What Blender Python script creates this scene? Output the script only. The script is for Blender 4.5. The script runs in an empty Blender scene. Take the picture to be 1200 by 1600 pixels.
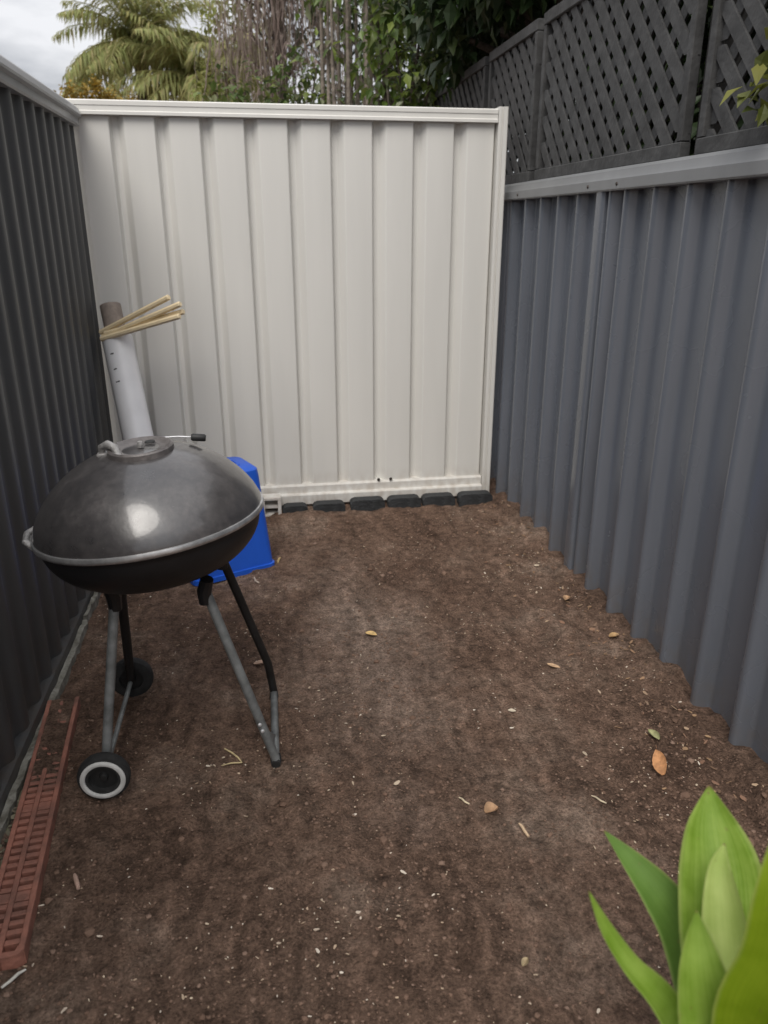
import bpy, math, random
from mathutils import Vector, Matrix, noise
import numpy as np

SC = bpy.context.scene
COL = SC.collection
PI = math.pi

# ------------------------------------------------------------------ camera
cd = bpy.data.cameras.new('camera'); cam = bpy.data.objects.new('camera', cd); COL.objects.link(cam)
cd.sensor_fit = 'HORIZONTAL'; cd.sensor_width = 36; cd.lens = 36.0
cd.clip_start = 0.05; cd.clip_end = 3000
Yv = Vector((390-600, 352-800, 1200)).normalized()          # passage direction seen by the lens (x right, y down, z forward)
Zv = -Vector((0, 1200*1200/448, 1200)).normalized()          # up
Xv = Yv.cross(Zv).normalized()
M = Matrix((Xv, Yv, Zv))                                     # world = M @ lens
m3 = Matrix((M.col[0], -M.col[1], -M.col[2])).transposed()
cam.matrix_world = Matrix.Translation((0, 0, 1.4)) @ m3.to_4x4()
cd.dof.use_dof = True; cd.dof.focus_distance = 2.3; cd.dof.aperture_fstop = 5
SC.camera = cam

# ------------------------------------------------------------------ sky, sun, exposure
SUN_EL, SUN_AZ = math.radians(54), math.radians(203)         # azimuth clockwise from +Y
W = bpy.data.worlds.new('World'); SC.world = W; W.use_nodes = True
nt = W.node_tree; nt.nodes.clear()
def wn(t, **k):
    n = nt.nodes.new(t)
    for a, b in k.items(): setattr(n, a, b)
    return n
sky = wn('ShaderNodeTexSky', sky_type='NISHITA', sun_disc=False, sun_elevation=SUN_EL, sun_rotation=SUN_AZ)
bg1 = wn('ShaderNodeBackground'); bg1.inputs[1].default_value = 0.08
nt.links.new(sky.outputs[0], bg1.inputs[0])
tc = wn('ShaderNodeTexCoord'); sep = wn('ShaderNodeSeparateXYZ'); nt.links.new(tc.outputs['Generated'], sep.inputs[0])
mx = wn('ShaderNodeMath', operation='MAXIMUM'); nt.links.new(sep.outputs[2], mx.inputs[0]); mx.inputs[1].default_value = 0.0
den = wn('ShaderNodeMath', operation='ADD'); nt.links.new(mx.outputs[0], den.inputs[0]); den.inputs[1].default_value = 0.18
pr = wn('ShaderNodeVectorMath', operation='DIVIDE'); cmb = wn('ShaderNodeCombineXYZ')
for i in range(3): nt.links.new(den.outputs[0], cmb.inputs[i])
nt.links.new(tc.outputs['Generated'], pr.inputs[0]); nt.links.new(cmb.outputs[0], pr.inputs[1])
nz = wn('ShaderNodeTexNoise'); nz.inputs['Scale'].default_value = 1.5; nz.inputs['Detail'].default_value = 6; nz.inputs['Roughness'].default_value = .55
nt.links.new(pr.outputs[0], nz.inputs['Vector'])
rp = wn('ShaderNodeValToRGB'); rp.color_ramp.elements[0].position = .36; rp.color_ramp.elements[1].position = .58
rp.color_ramp.elements[0].color = (.46, .47, .50, 1); rp.color_ramp.elements[1].color = (.84, .84, .86, 1)
nt.links.new(nz.outputs[0], rp.inputs[0])
lum = wn('ShaderNodeMath', operation='MULTIPLY_ADD')         # overcast sky: brighter overhead than at the horizon
nt.links.new(mx.outputs[0], lum.inputs[0]); lum.inputs[1].default_value = .5; lum.inputs[2].default_value = 0.55
bg2 = wn('ShaderNodeBackground')
nt.links.new(rp.outputs[0], bg2.inputs[0]); nt.links.new(lum.outputs[0], bg2.inputs[1])
mix = wn('ShaderNodeMixShader'); mix.inputs[0].default_value = .93
nt.links.new(bg1.outputs[0], mix.inputs[1]); nt.links.new(bg2.outputs[0], mix.inputs[2])
out = wn('ShaderNodeOutputWorld'); nt.links.new(mix.outputs[0], out.inputs[0])

sl = bpy.data.lights.new('sun', 'SUN'); so = bpy.data.objects.new('sun', sl); COL.objects.link(so)
sl.energy = 1.5; sl.angle = math.radians(40); sl.color = (1, .95, .88)
sd = Vector((math.sin(SUN_AZ)*math.cos(SUN_EL), math.cos(SUN_AZ)*math.cos(SUN_EL), math.sin(SUN_EL)))
so.rotation_euler = (-sd).to_track_quat('-Z', 'Y').to_euler()
vs = SC.view_settings; vs.view_transform = 'Standard'; vs.look = 'None'; vs.gamma = 1; vs.exposure = 0.78
SC.display_settings.display_device = 'sRGB'

# ------------------------------------------------------------------ helpers
rnd = random.Random(7)
class MB:
    """collects vertices and faces of ONE part, in world metres"""
    def __init__(s): s.v = []; s.f = []
    def add(s, vs, fs):
        b = len(s.v); s.v += [tuple(p) for p in vs]; s.f += [tuple(i+b for i in q) for q in fs]; return s
    def box(s, x0, x1, y0, y1, z0, z1, bev=0.0):
        if bev <= 0:
            return s.add([(x, y, z) for z in (z0, z1) for y in (y0, y1) for x in (x0, x1)],
                         [(0, 2, 3, 1), (4, 5, 7, 6), (0, 1, 5, 4), (2, 6, 7, 3), (0, 4, 6, 2), (1, 3, 7, 5)])
        b = bev; P = []
        def ring(z, k): return [(x0+k+b, y0+k, z), (x1-k-b, y0+k, z), (x1-k, y0+k+b, z), (x1-k, y1-k-b, z), (x1-k-b, y1-k, z), (x0+k+b, y1-k, z), (x0+k, y1-k-b, z), (x0+k, y0+k+b, z)]
        for z, k in ((z0, b), (z0+b, 0), (z1-b, 0), (z1, b)): P += ring(z, k)
        F = [tuple(range(7, -1, -1)), tuple(range(24, 32))]
        for r in range(3):
            for i in range(8): j = (i+1) % 8; F.append((r*8+i, r*8+j, r*8+8+j, r*8+8+i))
        return s.add(P, F)
    def extrude(s, prof, axis, a, b, closed=True):
        """prof: 2-D points in the other two axes (order x,y,z); swept along axis from a to b"""
        n = len(prof)
        def pt(p, t):
            if axis == 0: return (t, p[0], p[1])
            if axis == 1: return (p[0], t, p[1])
            return (p[0], p[1], t)
        V = [pt(p, a) for p in prof] + [pt(p, b) for p in prof]
        F = [(i, (i+1) % n, n+(i+1) % n, n+i) for i in range(n if closed else n-1)]
        if closed: F += [tuple(range(n-1, -1, -1)), tuple(range(n, 2*n))]
        return s.add(V, F)
    def tube(s, pts, rad, seg=10, cap=True):
        pts = [Vector(p) for p in pts]; n = len(pts)
        rads = rad if isinstance(rad, (list, tuple)) else [rad]*n
        V = []; up = None
        for i, p in enumerate(pts):
            d = (pts[min(i+1, n-1)]-pts[max(i-1, 0)]).normalized()
            if up is None: up = d.orthogonal().normalized()
            up = (up-d*up.dot(d)).normalized(); w = d.cross(up)
            V += [p+(up*math.cos(2*PI*k/seg)+w*math.sin(2*PI*k/seg))*rads[i] for k in range(seg)]
        F = [(i*seg+k, i*seg+(k+1) % seg, (i+1)*seg+(k+1) % seg, (i+1)*seg+k) for i in range(n-1) for k in range(seg)]
        if cap: F += [tuple(range(seg-1, -1, -1)), tuple(range((n-1)*seg, n*seg))]
        return s.add(V, F)
    def lathe(s, prof, c=(0, 0, 0), ax=(0, 0, 1), seg=48, closed=False):
        """prof: (radius, height) along ax"""
        a = Vector(ax).normalized(); u = a.orthogonal().normalized(); w = a.cross(u); c = Vector(c); n = len(prof)
        V = [c+a*h+(u*math.cos(2*PI*k/seg)+w*math.sin(2*PI*k/seg))*r for r, h in prof for k in range(seg)]
        F = [(i*seg+k, i*seg+(k+1) % seg, ((i+1) % n)*seg+(k+1) % seg, ((i+1) % n)*seg+k) for i in range(n if closed else n-1) for k in range(seg)]
        return s.add(V, F)
    def build(s, name, mat, parent=None, smooth=35):
        o0 = Vector((0, 0, 0)); p = parent
        while p is not None: o0 += p.location; p = p.parent
        if parent is None and s.v:
            a = np.array(s.v); o0 = Vector(((a[:, 0].min()+a[:, 0].max())/2, (a[:, 1].min()+a[:, 1].max())/2, a[:, 2].min()))
        me = bpy.data.meshes.new(name)
        me.from_pydata([(x-o0.x, y-o0.y, z-o0.z) for x, y, z in s.v], [], s.f); me.update()
        if smooth:
            me.polygons.foreach_set('use_smooth', [True]*len(me.polygons)); me.set_sharp_from_angle(angle=math.radians(smooth))
        me.materials.append(mat)
        o = bpy.data.objects.new(name, me); COL.objects.link(o)
        if parent is not None: o.parent = parent
        else: o.location = o0
        return o
def tag(o, label=None, cat=None, group=None, kind=None):
    if label: o['label'] = label
    if cat: o['category'] = cat
    if group: o['group'] = group
    if kind: o['kind'] = kind
    return o
def thing(name, loc, label, cat, group=None):
    o = bpy.data.objects.new(name, None); COL.objects.link(o); o.location = loc; o.empty_display_size = .1
    return tag(o, label, cat, group)
def rounded(pts, r, n=3):
    """round the inner corners of an open 2-D polyline"""
    P = [Vector(p) for p in pts]; R = [P[0]]
    for i in range(1, len(P)-1):
        a, b, c = P[i-1], P[i], P[i+1]
        la, lc = (a-b).length, (c-b).length; k = min(r, la*.45, lc*.45)
        p, q = b+(a-b)*(k/la), b+(c-b)*(k/lc)
        for j in range(n+1):
            t = j/n; R.append(p*(1-t)**2+b*2*t*(1-t)+q*t*t)
    R.append(P[-1]); return [tuple(x) for x in R]

# ------------------------------------------------------------------ materials
def mat(name, color, rough=.6, metal=0, var=.12, scale=8, bump=0, bscale=60, coat=0, detail=4, stretch=(1, 1, 1), col2=None, spec=.5, trans=0, c2pos=(.35, .65)):
    m = bpy.data.materials.new(name); m.use_nodes = True; t = m.node_tree; L = t.links
    b = t.nodes['Principled BSDF']
    b.inputs['Roughness'].default_value = rough; b.inputs['Metallic'].default_value = metal
    b.inputs['Specular IOR Level'].default_value = spec; b.inputs['Coat Weight'].default_value = coat; b.inputs['Coat Roughness'].default_value = .15
    g = t.nodes.new('ShaderNodeTexCoord'); mp = t.nodes.new('ShaderNodeMapping'); mp.inputs['Scale'].default_value = stretch
    L.new(g.outputs['Object'], mp.inputs[0])
    n = t.nodes.new('ShaderNodeTexNoise'); n.inputs['Scale'].default_value = scale; n.inputs['Detail'].default_value = detail; n.inputs['Roughness'].default_value = .6
    L.new(mp.outputs[0], n.inputs['Vector'])
    r = t.nodes.new('ShaderNodeValToRGB'); r.color_ramp.elements[0].position, r.color_ramp.elements[1].position = c2pos
    c = color; d = col2 or tuple(min(1, x*(1+var)) for x in c)
    r.color_ramp.elements[0].color = (*(c if col2 else tuple(x*(1-var) for x in c)), 1); r.color_ramp.elements[1].color = (*d, 1)
    L.new(n.outputs[0], r.inputs[0]); L.new(r.outputs[0], b.inputs['Base Color'])
    rr = t.nodes.new('ShaderNodeMapRange'); rr.inputs['To Min'].default_value = max(.02, rough-.08); rr.inputs['To Max'].default_value = min(1, rough+.1)
    L.new(n.outputs[0], rr.inputs[0]); L.new(rr.outputs[0], b.inputs['Roughness'])
    if bump:
        n2 = t.nodes.new('ShaderNodeTexNoise'); n2.inputs['Scale'].default_value = bscale; n2.inputs['Detail'].default_value = 6
        L.new(mp.outputs[0], n2.inputs['Vector'])
        bp = t.nodes.new('ShaderNodeBump'); bp.inputs['Strength'].default_value = bump; bp.inputs['Distance'].default_value = .01
        L.new(n2.outputs[0], bp.inputs['Height']); L.new(bp.outputs[0], b.inputs['Normal'])
    return m
def leafmat(name, cols, rough=.5, trans=.35, spec=.4):
    """leaves: each leaf its own hue from the list; light passes through"""
    m = bpy.data.materials.new(name); m.use_nodes = True; t = m.node_tree; L = t.links
    b = t.nodes['Principled BSDF']; b.inputs['Roughness'].default_value = rough; b.inputs['Specular IOR Level'].default_value = spec
    g = t.nodes.new('ShaderNodeNewGeometry'); r = t.nodes.new('ShaderNodeValToRGB')
    e = r.color_ramp.elements
    while len(e) < len(cols): e.new(.5)
    for i, c in enumerate(cols): e[i].position = i/(len(cols)-1); e[i].color = (*c, 1)
    L.new(g.outputs['Random Per Island'], r.inputs[0]); L.new(r.outputs[0], b.inputs['Base Color'])
    tr = t.nodes.new('ShaderNodeBsdfTranslucent'); L.new(r.outputs[0], tr.inputs[0])
    mxs = t.nodes.new('ShaderNodeMixShader'); mxs.inputs[0].default_value = trans
    L.new(b.outputs[0], mxs.inputs[1]); L.new(tr.outputs[0], mxs.inputs[2])
    L.new(mxs.outputs[0], t.nodes['Material Output'].inputs[0])
    return m
def steel_paint(name, color, rough, dust, dust_h, streak=.08, spec=.5):
    """painted sheet steel: faint vertical streaks, soil splash near the bottom edge, waviness"""
    m = bpy.data.materials.new(name); m.use_nodes = True; t = m.node_tree; L = t.links
    b = t.nodes['Principled BSDF']; b.inputs['Specular IOR Level'].default_value = spec
    g = t.nodes.new('ShaderNodeTexCoord')
    def nse(sc, st, det=4):
        mp = t.nodes.new('ShaderNodeMapping'); mp.inputs['Scale'].default_value = st; L.new(g.outputs['Object'], mp.inputs[0])
        n = t.nodes.new('ShaderNodeTexNoise'); n.inputs['Scale'].default_value = sc; n.inputs['Detail'].default_value = det; L.new(mp.outputs[0], n.inputs['Vector']); return n
    n1 = nse(9, (1, 1, .12)); n2 = nse(3, (1, 1, 1)); n3 = nse(26, (1, 1, .6), 6)
    r = t.nodes.new('ShaderNodeValToRGB'); r.color_ramp.elements[0].position = .3; r.color_ramp.elements[1].position = .7
    r.color_ramp.elements[0].color = (*[x*(1-streak) for x in color], 1); r.color_ramp.elements[1].color = (*[min(1, x*(1+streak)) for x in color], 1)
    L.new(n1.outputs[0], r.inputs[0])
    sp = t.nodes.new('ShaderNodeSeparateXYZ'); L.new(g.outputs['Object'], sp.inputs[0])
    h = t.nodes.new('ShaderNodeMapRange'); h.inputs['From Min'].default_value = 0; h.inputs['From Max'].default_value = dust_h; h.inputs['To Min'].default_value = 1; h.inputs['To Max'].default_value = 0
    L.new(sp.outputs[2], h.inputs[0])
    th = t.nodes.new('ShaderNodeMath'); th.operation = 'MULTIPLY'; L.new(h.outputs[0], th.inputs[0])
    r3 = t.nodes.new('ShaderNodeMapRange'); r3.inputs['From Min'].default_value = .35; r3.inputs['From Max'].default_value = .75; L.new(n3.outputs[0], r3.inputs[0]); L.new(r3.outputs[0], th.inputs[1])
    mc = t.nodes.new('ShaderNodeMix'); mc.data_type = 'RGBA'; L.new(th.outputs[0], mc.inputs['Factor']); L.new(r.outputs[0], mc.inputs['A']); mc.inputs['B'].default_value = (*dust, 1)
    L.new(mc.outputs['Result'], b.inputs['Base Color'])
    rr = t.nodes.new('ShaderNodeMapRange'); rr.inputs['To Min'].default_value = rough-.06; rr.inputs['To Max'].default_value = rough+.1; L.new(n2.outputs[0], rr.inputs[0]); L.new(rr.outputs[0], b.inputs['Roughness'])
    n6 = nse(2.2, (1, 1, .5), 0); bp = t.nodes.new('ShaderNodeBump'); bp.inputs['Strength'].default_value = .3; bp.inputs['Distance'].default_value = .01; L.new(n6.outputs[0], bp.inputs['Height']); L.new(bp.outputs[0], b.inputs['Normal'])
    return m

M_GATE = steel_paint('cream paint', (.675, .664, .63), .55, (.35, .28, .22), .2, .03, spec=.3)
M_FENCE = steel_paint('blue grey paint', (.128, .141, .166), .25, (.13, .12, .115), .22, .12, spec=.75)
M_FRAIL = steel_paint('blue grey rail paint', (.20, .205, .21), .4, (.2, .2, .2), .01, .08)
M_WALL = steel_paint('charcoal paint', (.066, .067, .068), .42, (.07, .055, .045), .3, .12)
M_WCAP = steel_paint('skylit cap grey', (.30, .30, .30), .35, (.3, .3, .3), .01, .08)  # pale grey that also carries the skylight on the rounded rail
M_LATT = mat('weathered grey timber', (.054, .054, .054), .8, var=.3, scale=14, bump=.4, bscale=40, stretch=(1, 1, 1))
M_POST = mat('shade dark post', (.02, .019, .018), .8, var=.3)  # near black: the shade in the gaps between panels is in this colour
M_BLACK = mat('black enamel bowl', (.012, .012, .013), .42, var=.3, bump=.05, bscale=90)
def lid_enamel():
    """old enamel: dust film in blotches, fine specks, scuffs"""
    m = bpy.data.materials.new('dusty grey enamel lid'); m.use_nodes = True; t = m.node_tree; L = t.links; b = t.nodes['Principled BSDF']
    g = t.nodes.new('ShaderNodeTexCoord')
    def nse(sc, det, st=(1, 1, 1)):
        mp = t.nodes.new('ShaderNodeMapping'); mp.inputs['Scale'].default_value = st; L.new(g.outputs['Object'], mp.inputs[0])
        n = t.nodes.new('ShaderNodeTexNoise'); n.inputs['Scale'].default_value = sc; n.inputs['Detail'].default_value = det; n.inputs['Roughness'].default_value = .65; L.new(mp.outputs[0], n.inputs['Vector']); return n
    def rng(n, a, c, lo, hi):
        r = t.nodes.new('ShaderNodeMapRange'); r.inputs['From Min'].default_value = a; r.inputs['From Max'].default_value = c; r.inputs['To Min'].default_value = lo; r.inputs['To Max'].default_value = hi; L.new(n.outputs[0], r.inputs[0]); return r
    bl, fi, sp_ = nse(7, 6), nse(60, 4), nse(210, 1)
    d1 = rng(bl, .38, .66, .05, .75); d2 = rng(fi, .35, .7, .4, 1.0)
    mu = t.nodes.new('ShaderNodeMath'); mu.operation = 'MULTIPLY'; L.new(d1.outputs[0], mu.inputs[0]); L.new(d2.outputs[0], mu.inputs[1])
    s1 = rng(sp_, .70, .76, 0, .7); mm = t.nodes.new('ShaderNodeMath'); mm.operation = 'MAXIMUM'; L.new(mu.outputs[0], mm.inputs[0]); L.new(s1.outputs[0], mm.inputs[1])
    mc = t.nodes.new('ShaderNodeMix'); mc.data_type = 'RGBA'; L.new(mm.outputs[0], mc.inputs['Factor']); mc.inputs['A'].default_value = (.034, .032, .033, 1); mc.inputs['B'].default_value = (.135, .122, .118, 1)
    L.new(mc.outputs['Result'], b.inputs['Base Color'])
    rr = rng(bl, .35, .7, .24, .46); L.new(rr.outputs[0], b.inputs['Roughness']); b.inputs['Specular IOR Level'].default_value = .9
    cw = rng(bl, .35, .7, 1.0, .35); L.new(cw.outputs[0], b.inputs['Coat Weight']); b.inputs['Coat Roughness'].default_value = .10
    bp = t.nodes.new('ShaderNodeBump'); bp.inputs['Strength'].default_value = .12; bp.inputs['Distance'].default_value = .004; L.new(fi.outputs[0], bp.inputs['Height']); L.new(bp.outputs[0], b.inputs['Normal'])
    return m
M_LID = lid_enamel()
M_PLATE = mat('dusty steel plate', (.17, .155, .15), .42, metal=.2, var=.3, scale=22, bump=.2, bscale=90)
M_RIM = mat('bare steel rim', (.60, .60, .60), .38, metal=.8, var=.2, scale=30)
M_ALU = mat('weathered aluminium', (.38, .37, .36), .5, metal=.35, var=.3, scale=40, bump=.4, bscale=120)
M_LEG = mat('grey leg tube', (.20, .21, .21), .5, metal=.3, var=.35, scale=18)
M_LEGD = mat('dark leg tube', (.015, .015, .015), .5, var=.3, scale=18)  # near-black tone for the rear legs, grip and hubs
M_RUB = mat('black rubber', (.02, .02, .02), .8, var=.4, scale=30, bump=.3)
M_WHITE = mat('white plastic ring', (.62, .62, .60), .5, var=.12, scale=30)
M_PVC = mat('white pvc', (.74, .74, .755), .38, var=.05, scale=6)
M_CARD = mat('brown cardboard', (.26, .215, .185), .8, var=.2, scale=20)
M_INK = mat('black print', (.03, .03, .03), .7)
M_STAKE = mat('pale pine', (.80, .66, .43), .65, var=.08, scale=12, stretch=(1, 1, 1), bump=.15)
M_BLUE = mat('blue plastic', (.016, .11, .62), .38, var=.08, scale=6, bump=.08, bscale=40)
M_TERRA = mat('red brown plastic', (.40, .165, .115), .8, var=.3, scale=11, bump=.5, bscale=70, col2=(.20, .095, .07))
M_BLOCK = mat('charcoal concrete', (.028, .030, .032), .85, var=.35, scale=25, bump=.7, bscale=90)
M_EDGE = mat('pale weathered board', (.30, .29, .25), .8, var=.3, scale=30, bump=.6, bscale=80, col2=(.13, .12, .095))
M_SCREW = mat('dark screw', (.05, .04, .035), .5, metal=.5)
M_BARK = mat('bark', (.10, .08, .065), .9, var=.4, scale=20, bump=1, bscale=50)
M_STEM = mat('pale grey stem', (.20, .17, .14), .85, var=.4, scale=15, bump=.8, bscale=40)
M_LITTER = leafmat('pale chips', [(.62, .51, .38), (.44, .32, .22), (.70, .62, .52), (.34, .23, .15), (.52, .42, .31)], .8, .0)
M_CLOD = leafmat('soil clods', [(.15, .095, .07), (.20, .13, .096), (.12, .076, .055), (.25, .17, .13)], .95, 0, .1)
M_GRAV = leafmat('mossy stones', [(.20, .19, .12), (.30, .27, .19), (.14, .14, .09), (.24, .20, .15)], .9, 0, .2)

def soil():
    m = bpy.data.materials.new('damp soil'); m.use_nodes = True; t = m.node_tree; L = t.links; b = t.nodes['Principled BSDF']
    b.inputs['Roughness'].default_value = .93; b.inputs['Specular IOR Level'].default_value = .15
    g = t.nodes.new('ShaderNodeTexCoord')
    def nse(sc, det=8, rg=.6):
        n = t.nodes.new('ShaderNodeTexNoise'); n.inputs['Scale'].default_value = sc; n.inputs['Detail'].default_value = det; n.inputs['Roughness'].default_value = rg; L.new(g.outputs['Object'], n.inputs['Vector']); return n
    a = nse(2.2); c = nse(28, 8, .7); f = nse(140, 6, .7)
    r = t.nodes.new('ShaderNodeValToRGB'); e = r.color_ramp.elements; e[0].position = .3; e[1].position = .72; e.new(.52)
    e[0].color = (.125, .077, .055, 1); e[1].color = (.205, .133, .097, 1); e[2].color = (.33, .245, .19, 1)
    L.new(a.outputs[0], r.inputs[0])
    r2 = t.nodes.new('ShaderNodeMapRange'); r2.inputs['From Min'].default_value = .3; r2.inputs['From Max'].default_value = .7; r2.inputs['To Min'].default_value = .45; r2.inputs['To Max'].default_value = 1.55
    L.new(c.outputs[0], r2.inputs[0])
    r3 = t.nodes.new('ShaderNodeMapRange'); r3.inputs['From Min'].default_value = .3; r3.inputs['From Max'].default_value = .7; r3.inputs['To Min'].default_value = .38; r3.inputs['To Max'].default_value = 1.55
    L.new(f.outputs[0], r3.inputs[0])
    mu0 = t.nodes.new('ShaderNodeMath'); mu0.operation = 'MULTIPLY'; L.new(r2.outputs[0], mu0.inputs[0]); L.new(r3.outputs[0], mu0.inputs[1])
    # rake and scuff streaks
    mps = t.nodes.new('ShaderNodeMapping'); mps.inputs['Rotation'].default_value = (0, 0, -.45); mps.inputs['Scale'].default_value = (20, 2.2, 1); wp = nse(1.5, 3)
    wv = t.nodes.new('ShaderNodeVectorMath'); wv.operation = 'MULTIPLY_ADD'; L.new(wp.outputs['Color'], wv.inputs[0]); wv.inputs[1].default_value = (.5, .5, 0); L.new(g.outputs['Object'], wv.inputs[2]); L.new(wv.outputs[0], mps.inputs[0])
    ns = t.nodes.new('ShaderNodeTexNoise'); ns.inputs['Scale'].default_value = 1; ns.inputs['Detail'].default_value = 4; L.new(mps.outputs[0], ns.inputs['Vector'])
    r5 = t.nodes.new('ShaderNodeMapRange'); r5.inputs['From Min'].default_value = .35; r5.inputs['From Max'].default_value = .68; r5.inputs['To Min'].default_value = .74; r5.inputs['To Max'].default_value = 1.25; L.new(ns.outputs[0], r5.inputs[0])
    mu = t.nodes.new('ShaderNodeMath'); mu.operation = 'MULTIPLY'; L.new(mu0.outputs[0], mu.inputs[0]); L.new(r5.outputs[0], mu.inputs[1])
    # dry trodden patch in the middle of the passage
    sb = t.nodes.new('ShaderNodeVectorMath'); sb.operation = 'SUBTRACT'; L.new(g.outputs['Object'], sb.inputs[0]); sb.inputs[1].default_value = (.33, 2.35, 0)
    sc2 = t.nodes.new('ShaderNodeVectorMath'); sc2.operation = 'MULTIPLY'; L.new(sb.outputs[0], sc2.inputs[0]); sc2.inputs[1].default_value = (2.6, 1.0, 0)
    ln = t.nodes.new('ShaderNodeVectorMath'); ln.operation = 'LENGTH'; L.new(sc2.outputs[0], ln.inputs[0])
    a4 = nse(5, 6); dm = t.nodes.new('ShaderNodeMath'); dm.operation = 'MULTIPLY_ADD'; L.new(a4.outputs[0], dm.inputs[0]); dm.inputs[1].default_value = 1.6; L.new(ln.outputs['Value'], dm.inputs[2])
    dr = t.nodes.new('ShaderNodeMapRange'); dr.inputs['From Min'].default_value = .8; dr.inputs['From Max'].default_value = 1.7; dr.inputs['To Min'].default_value = .6; dr.inputs['To Max'].default_value = 0; L.new(dm.outputs[0], dr.inputs[0])
    mxd = t.nodes.new('ShaderNodeMix'); mxd.data_type = 'RGBA'; L.new(dr.outputs[0], mxd.inputs['Factor']); L.new(r.outputs[0], mxd.inputs['A']); mxd.inputs['B'].default_value = (.32, .245, .20, 1)
    vm = t.nodes.new('ShaderNodeVectorMath'); vm.operation = 'SCALE'; L.new(mxd.outputs['Result'], vm.inputs[0]); L.new(mu.outputs[0], vm.inputs['Scale']); L.new(vm.outputs[0], b.inputs['Base Color'])
    ad = t.nodes.new('ShaderNodeMath'); ad.operation = 'MULTIPLY_ADD'; L.new(c.outputs[0], ad.inputs[0]); ad.inputs[1].default_value = 2.5; L.new(f.outputs[0], ad.inputs[2])
    bp = t.nodes.new('ShaderNodeBump'); bp.inputs['Strength'].default_value = 1; bp.inputs['Distance'].default_value = .012; L.new(ad.outputs[0], bp.inputs['Height']); L.new(bp.outputs[0], b.inputs['Normal'])
    return m
M_SOIL = soil()

# ------------------------------------------------------------------ ground
def gz(x, y):
    """height of the soil: trampled, a little lumpy, heaped along the right fence"""
    if not (-1.2 < x < 2 and -.8 < y < 4.6): return -.03
    z = .018*noise.noise((x*2.1, y*2.1, 3.1))+.009*noise.noise((x*6, y*6, 9))+.007*noise.noise((x*17, y*17, 1))+.006*noise.noise((x*41, y*41, 5))
    # scraped furrows running towards the gate
    u = x*.9+y*.33
    z += .010*noise.noise((u*13, (y-x*.3)*1.3, 7))
    e = max(0, min(1, (x-.95)/.3)); z += .012*e
    z += .014*e*max(0, noise.noise((x*9, y*9, 4)))
    q = max(0, min(1, (x-1.17)/.06)); z += q*(.012+.06*max(0, noise.noise((1.3, y*4.3, 8)))+.03*max(0, noise.noise((x*12, y*14, 2))))
    l = max(0, min(1, (-.45-x)/.15)); z -= .012*l
    f = max(0, min(1, (x+1.2)/.3, (2-x)/.3, (y+.8)/.3, (4.6-y)/.3))
    return z*f-.03*(1-f)
def axis(fine0, fine1, step, far0, far1):
    a = list(np.arange(fine0, fine1, step)); lo = []; v = fine0; d = step
    while v > far0: d *= 1.6; v -= d; lo.append(max(v, far0))
    hi = []; v = a[-1]; d = step
    while v < far1: d *= 1.6; v += d; hi.append(min(v, far1))
    return lo[::-1]+a+hi
xs = axis(-.78, 1.42, .009, -400, 400); ys = axis(.75, 4.0, .009, -400, 600)
g = MB(); nx = len(xs)
g.v = [(x, y, gz(x, y)) for y in ys for x in xs]
g.f = [(j*nx+i, j*nx+i+1, (j+1)*nx+i+1, (j+1)*nx+i) for j in range(len(ys)-1) for i in range(nx-1)]
me = bpy.data.meshes.new('ground'); me.from_pydata(g.v, [], g.f); me.polygons.foreach_set('use_smooth', [True]*len(me.polygons)); me.materials.append(M_SOIL)
go = bpy.data.objects.new('ground', me); COL.objects.link(go); tag(go, kind='structure')

# ------------------------------------------------------------------ sheet-steel profiles
def run_profile(y0, y1, first, per, shape, r=.01):
    """repeat a rib shape [(du, depth)...] centred on first + k*per; returns rounded (u, depth)"""
    pts = [(y0, shape[0][1])]; k = math.floor((y0-first)/per)-1
    while first+k*per < y1+per:
        for du, d in shape:
            u = first+k*per+du
            if y0 < u < y1: pts.append((u, d))
        k += 1
    pts.append((y1, shape[-1][1])); return rounded(pts, r)

# ------------------------------------------------------------------ cream gate
GY = 3.85
gate = thing('metal_gate', (.24, GY, 0), 'tall cream ribbed steel gate closing off the end of the passage', 'gate')
prof = run_profile(-.80, 1.165, .027, .1925, [(-.028, 0), (-.019, .036), (.006, .036), (.036, 0)], .006)
s = MB(); s.extrude([(x, GY+d) for x, d in prof]+[(x, GY+d+.0015) for x, d in prof[::-1]], 2, .06, 1.87); s.build('ribbed_sheet', M_GATE, gate, 40)
def rail_x(name, prof, x0, x1, mt, par): s = MB(); s.extrude(prof, 0, x0, x1); return s.build(name, mt, par, 30)
tr = [(GY-.024, 1.846), (GY-.024, 1.858), (GY-.018, 1.862), (GY-.018, 1.880), (GY-.021, 1.883), (GY-.021, 1.899), (GY-.016, 1.904), (GY+.05, 1.904), (GY+.05, 1.846)]
rail_x('top_rail', tr, -.82, 1.163, M_GATE, gate)
br = [(GY-.030, .022), (GY-.034, .026), (GY-.034, .074), (GY-.030, .080), (GY-.014, .082), (GY-.014, .118), (GY-.008, .126), (GY+.05, .126), (GY+.05, .022)]
rail_x('bottom_rail', br, -.82, 1.163, M_GATE, gate)
sp = [(1.166, GY-.026), (1.168, GY-.028), (1.178, GY-.028), (1.180, GY-.020), (1.186, GY-.020), (1.188, GY-.030), (1.206, GY-.030), (1.210, GY-.026), (1.210, GY+.05), (1.166, GY+.05)]
s = MB(); s.extrude(sp, 2, .012, 1.912); s.build('side_post', M_GATE, gate, 30)
for x in (.600, .665): s = MB(); s.lathe([(0, -.006), (.007, -.005), (.009, 0)], (x, GY-.0145, .135), (0, 1, 0), 10); s.build('screw', M_SCREW, gate)
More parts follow.
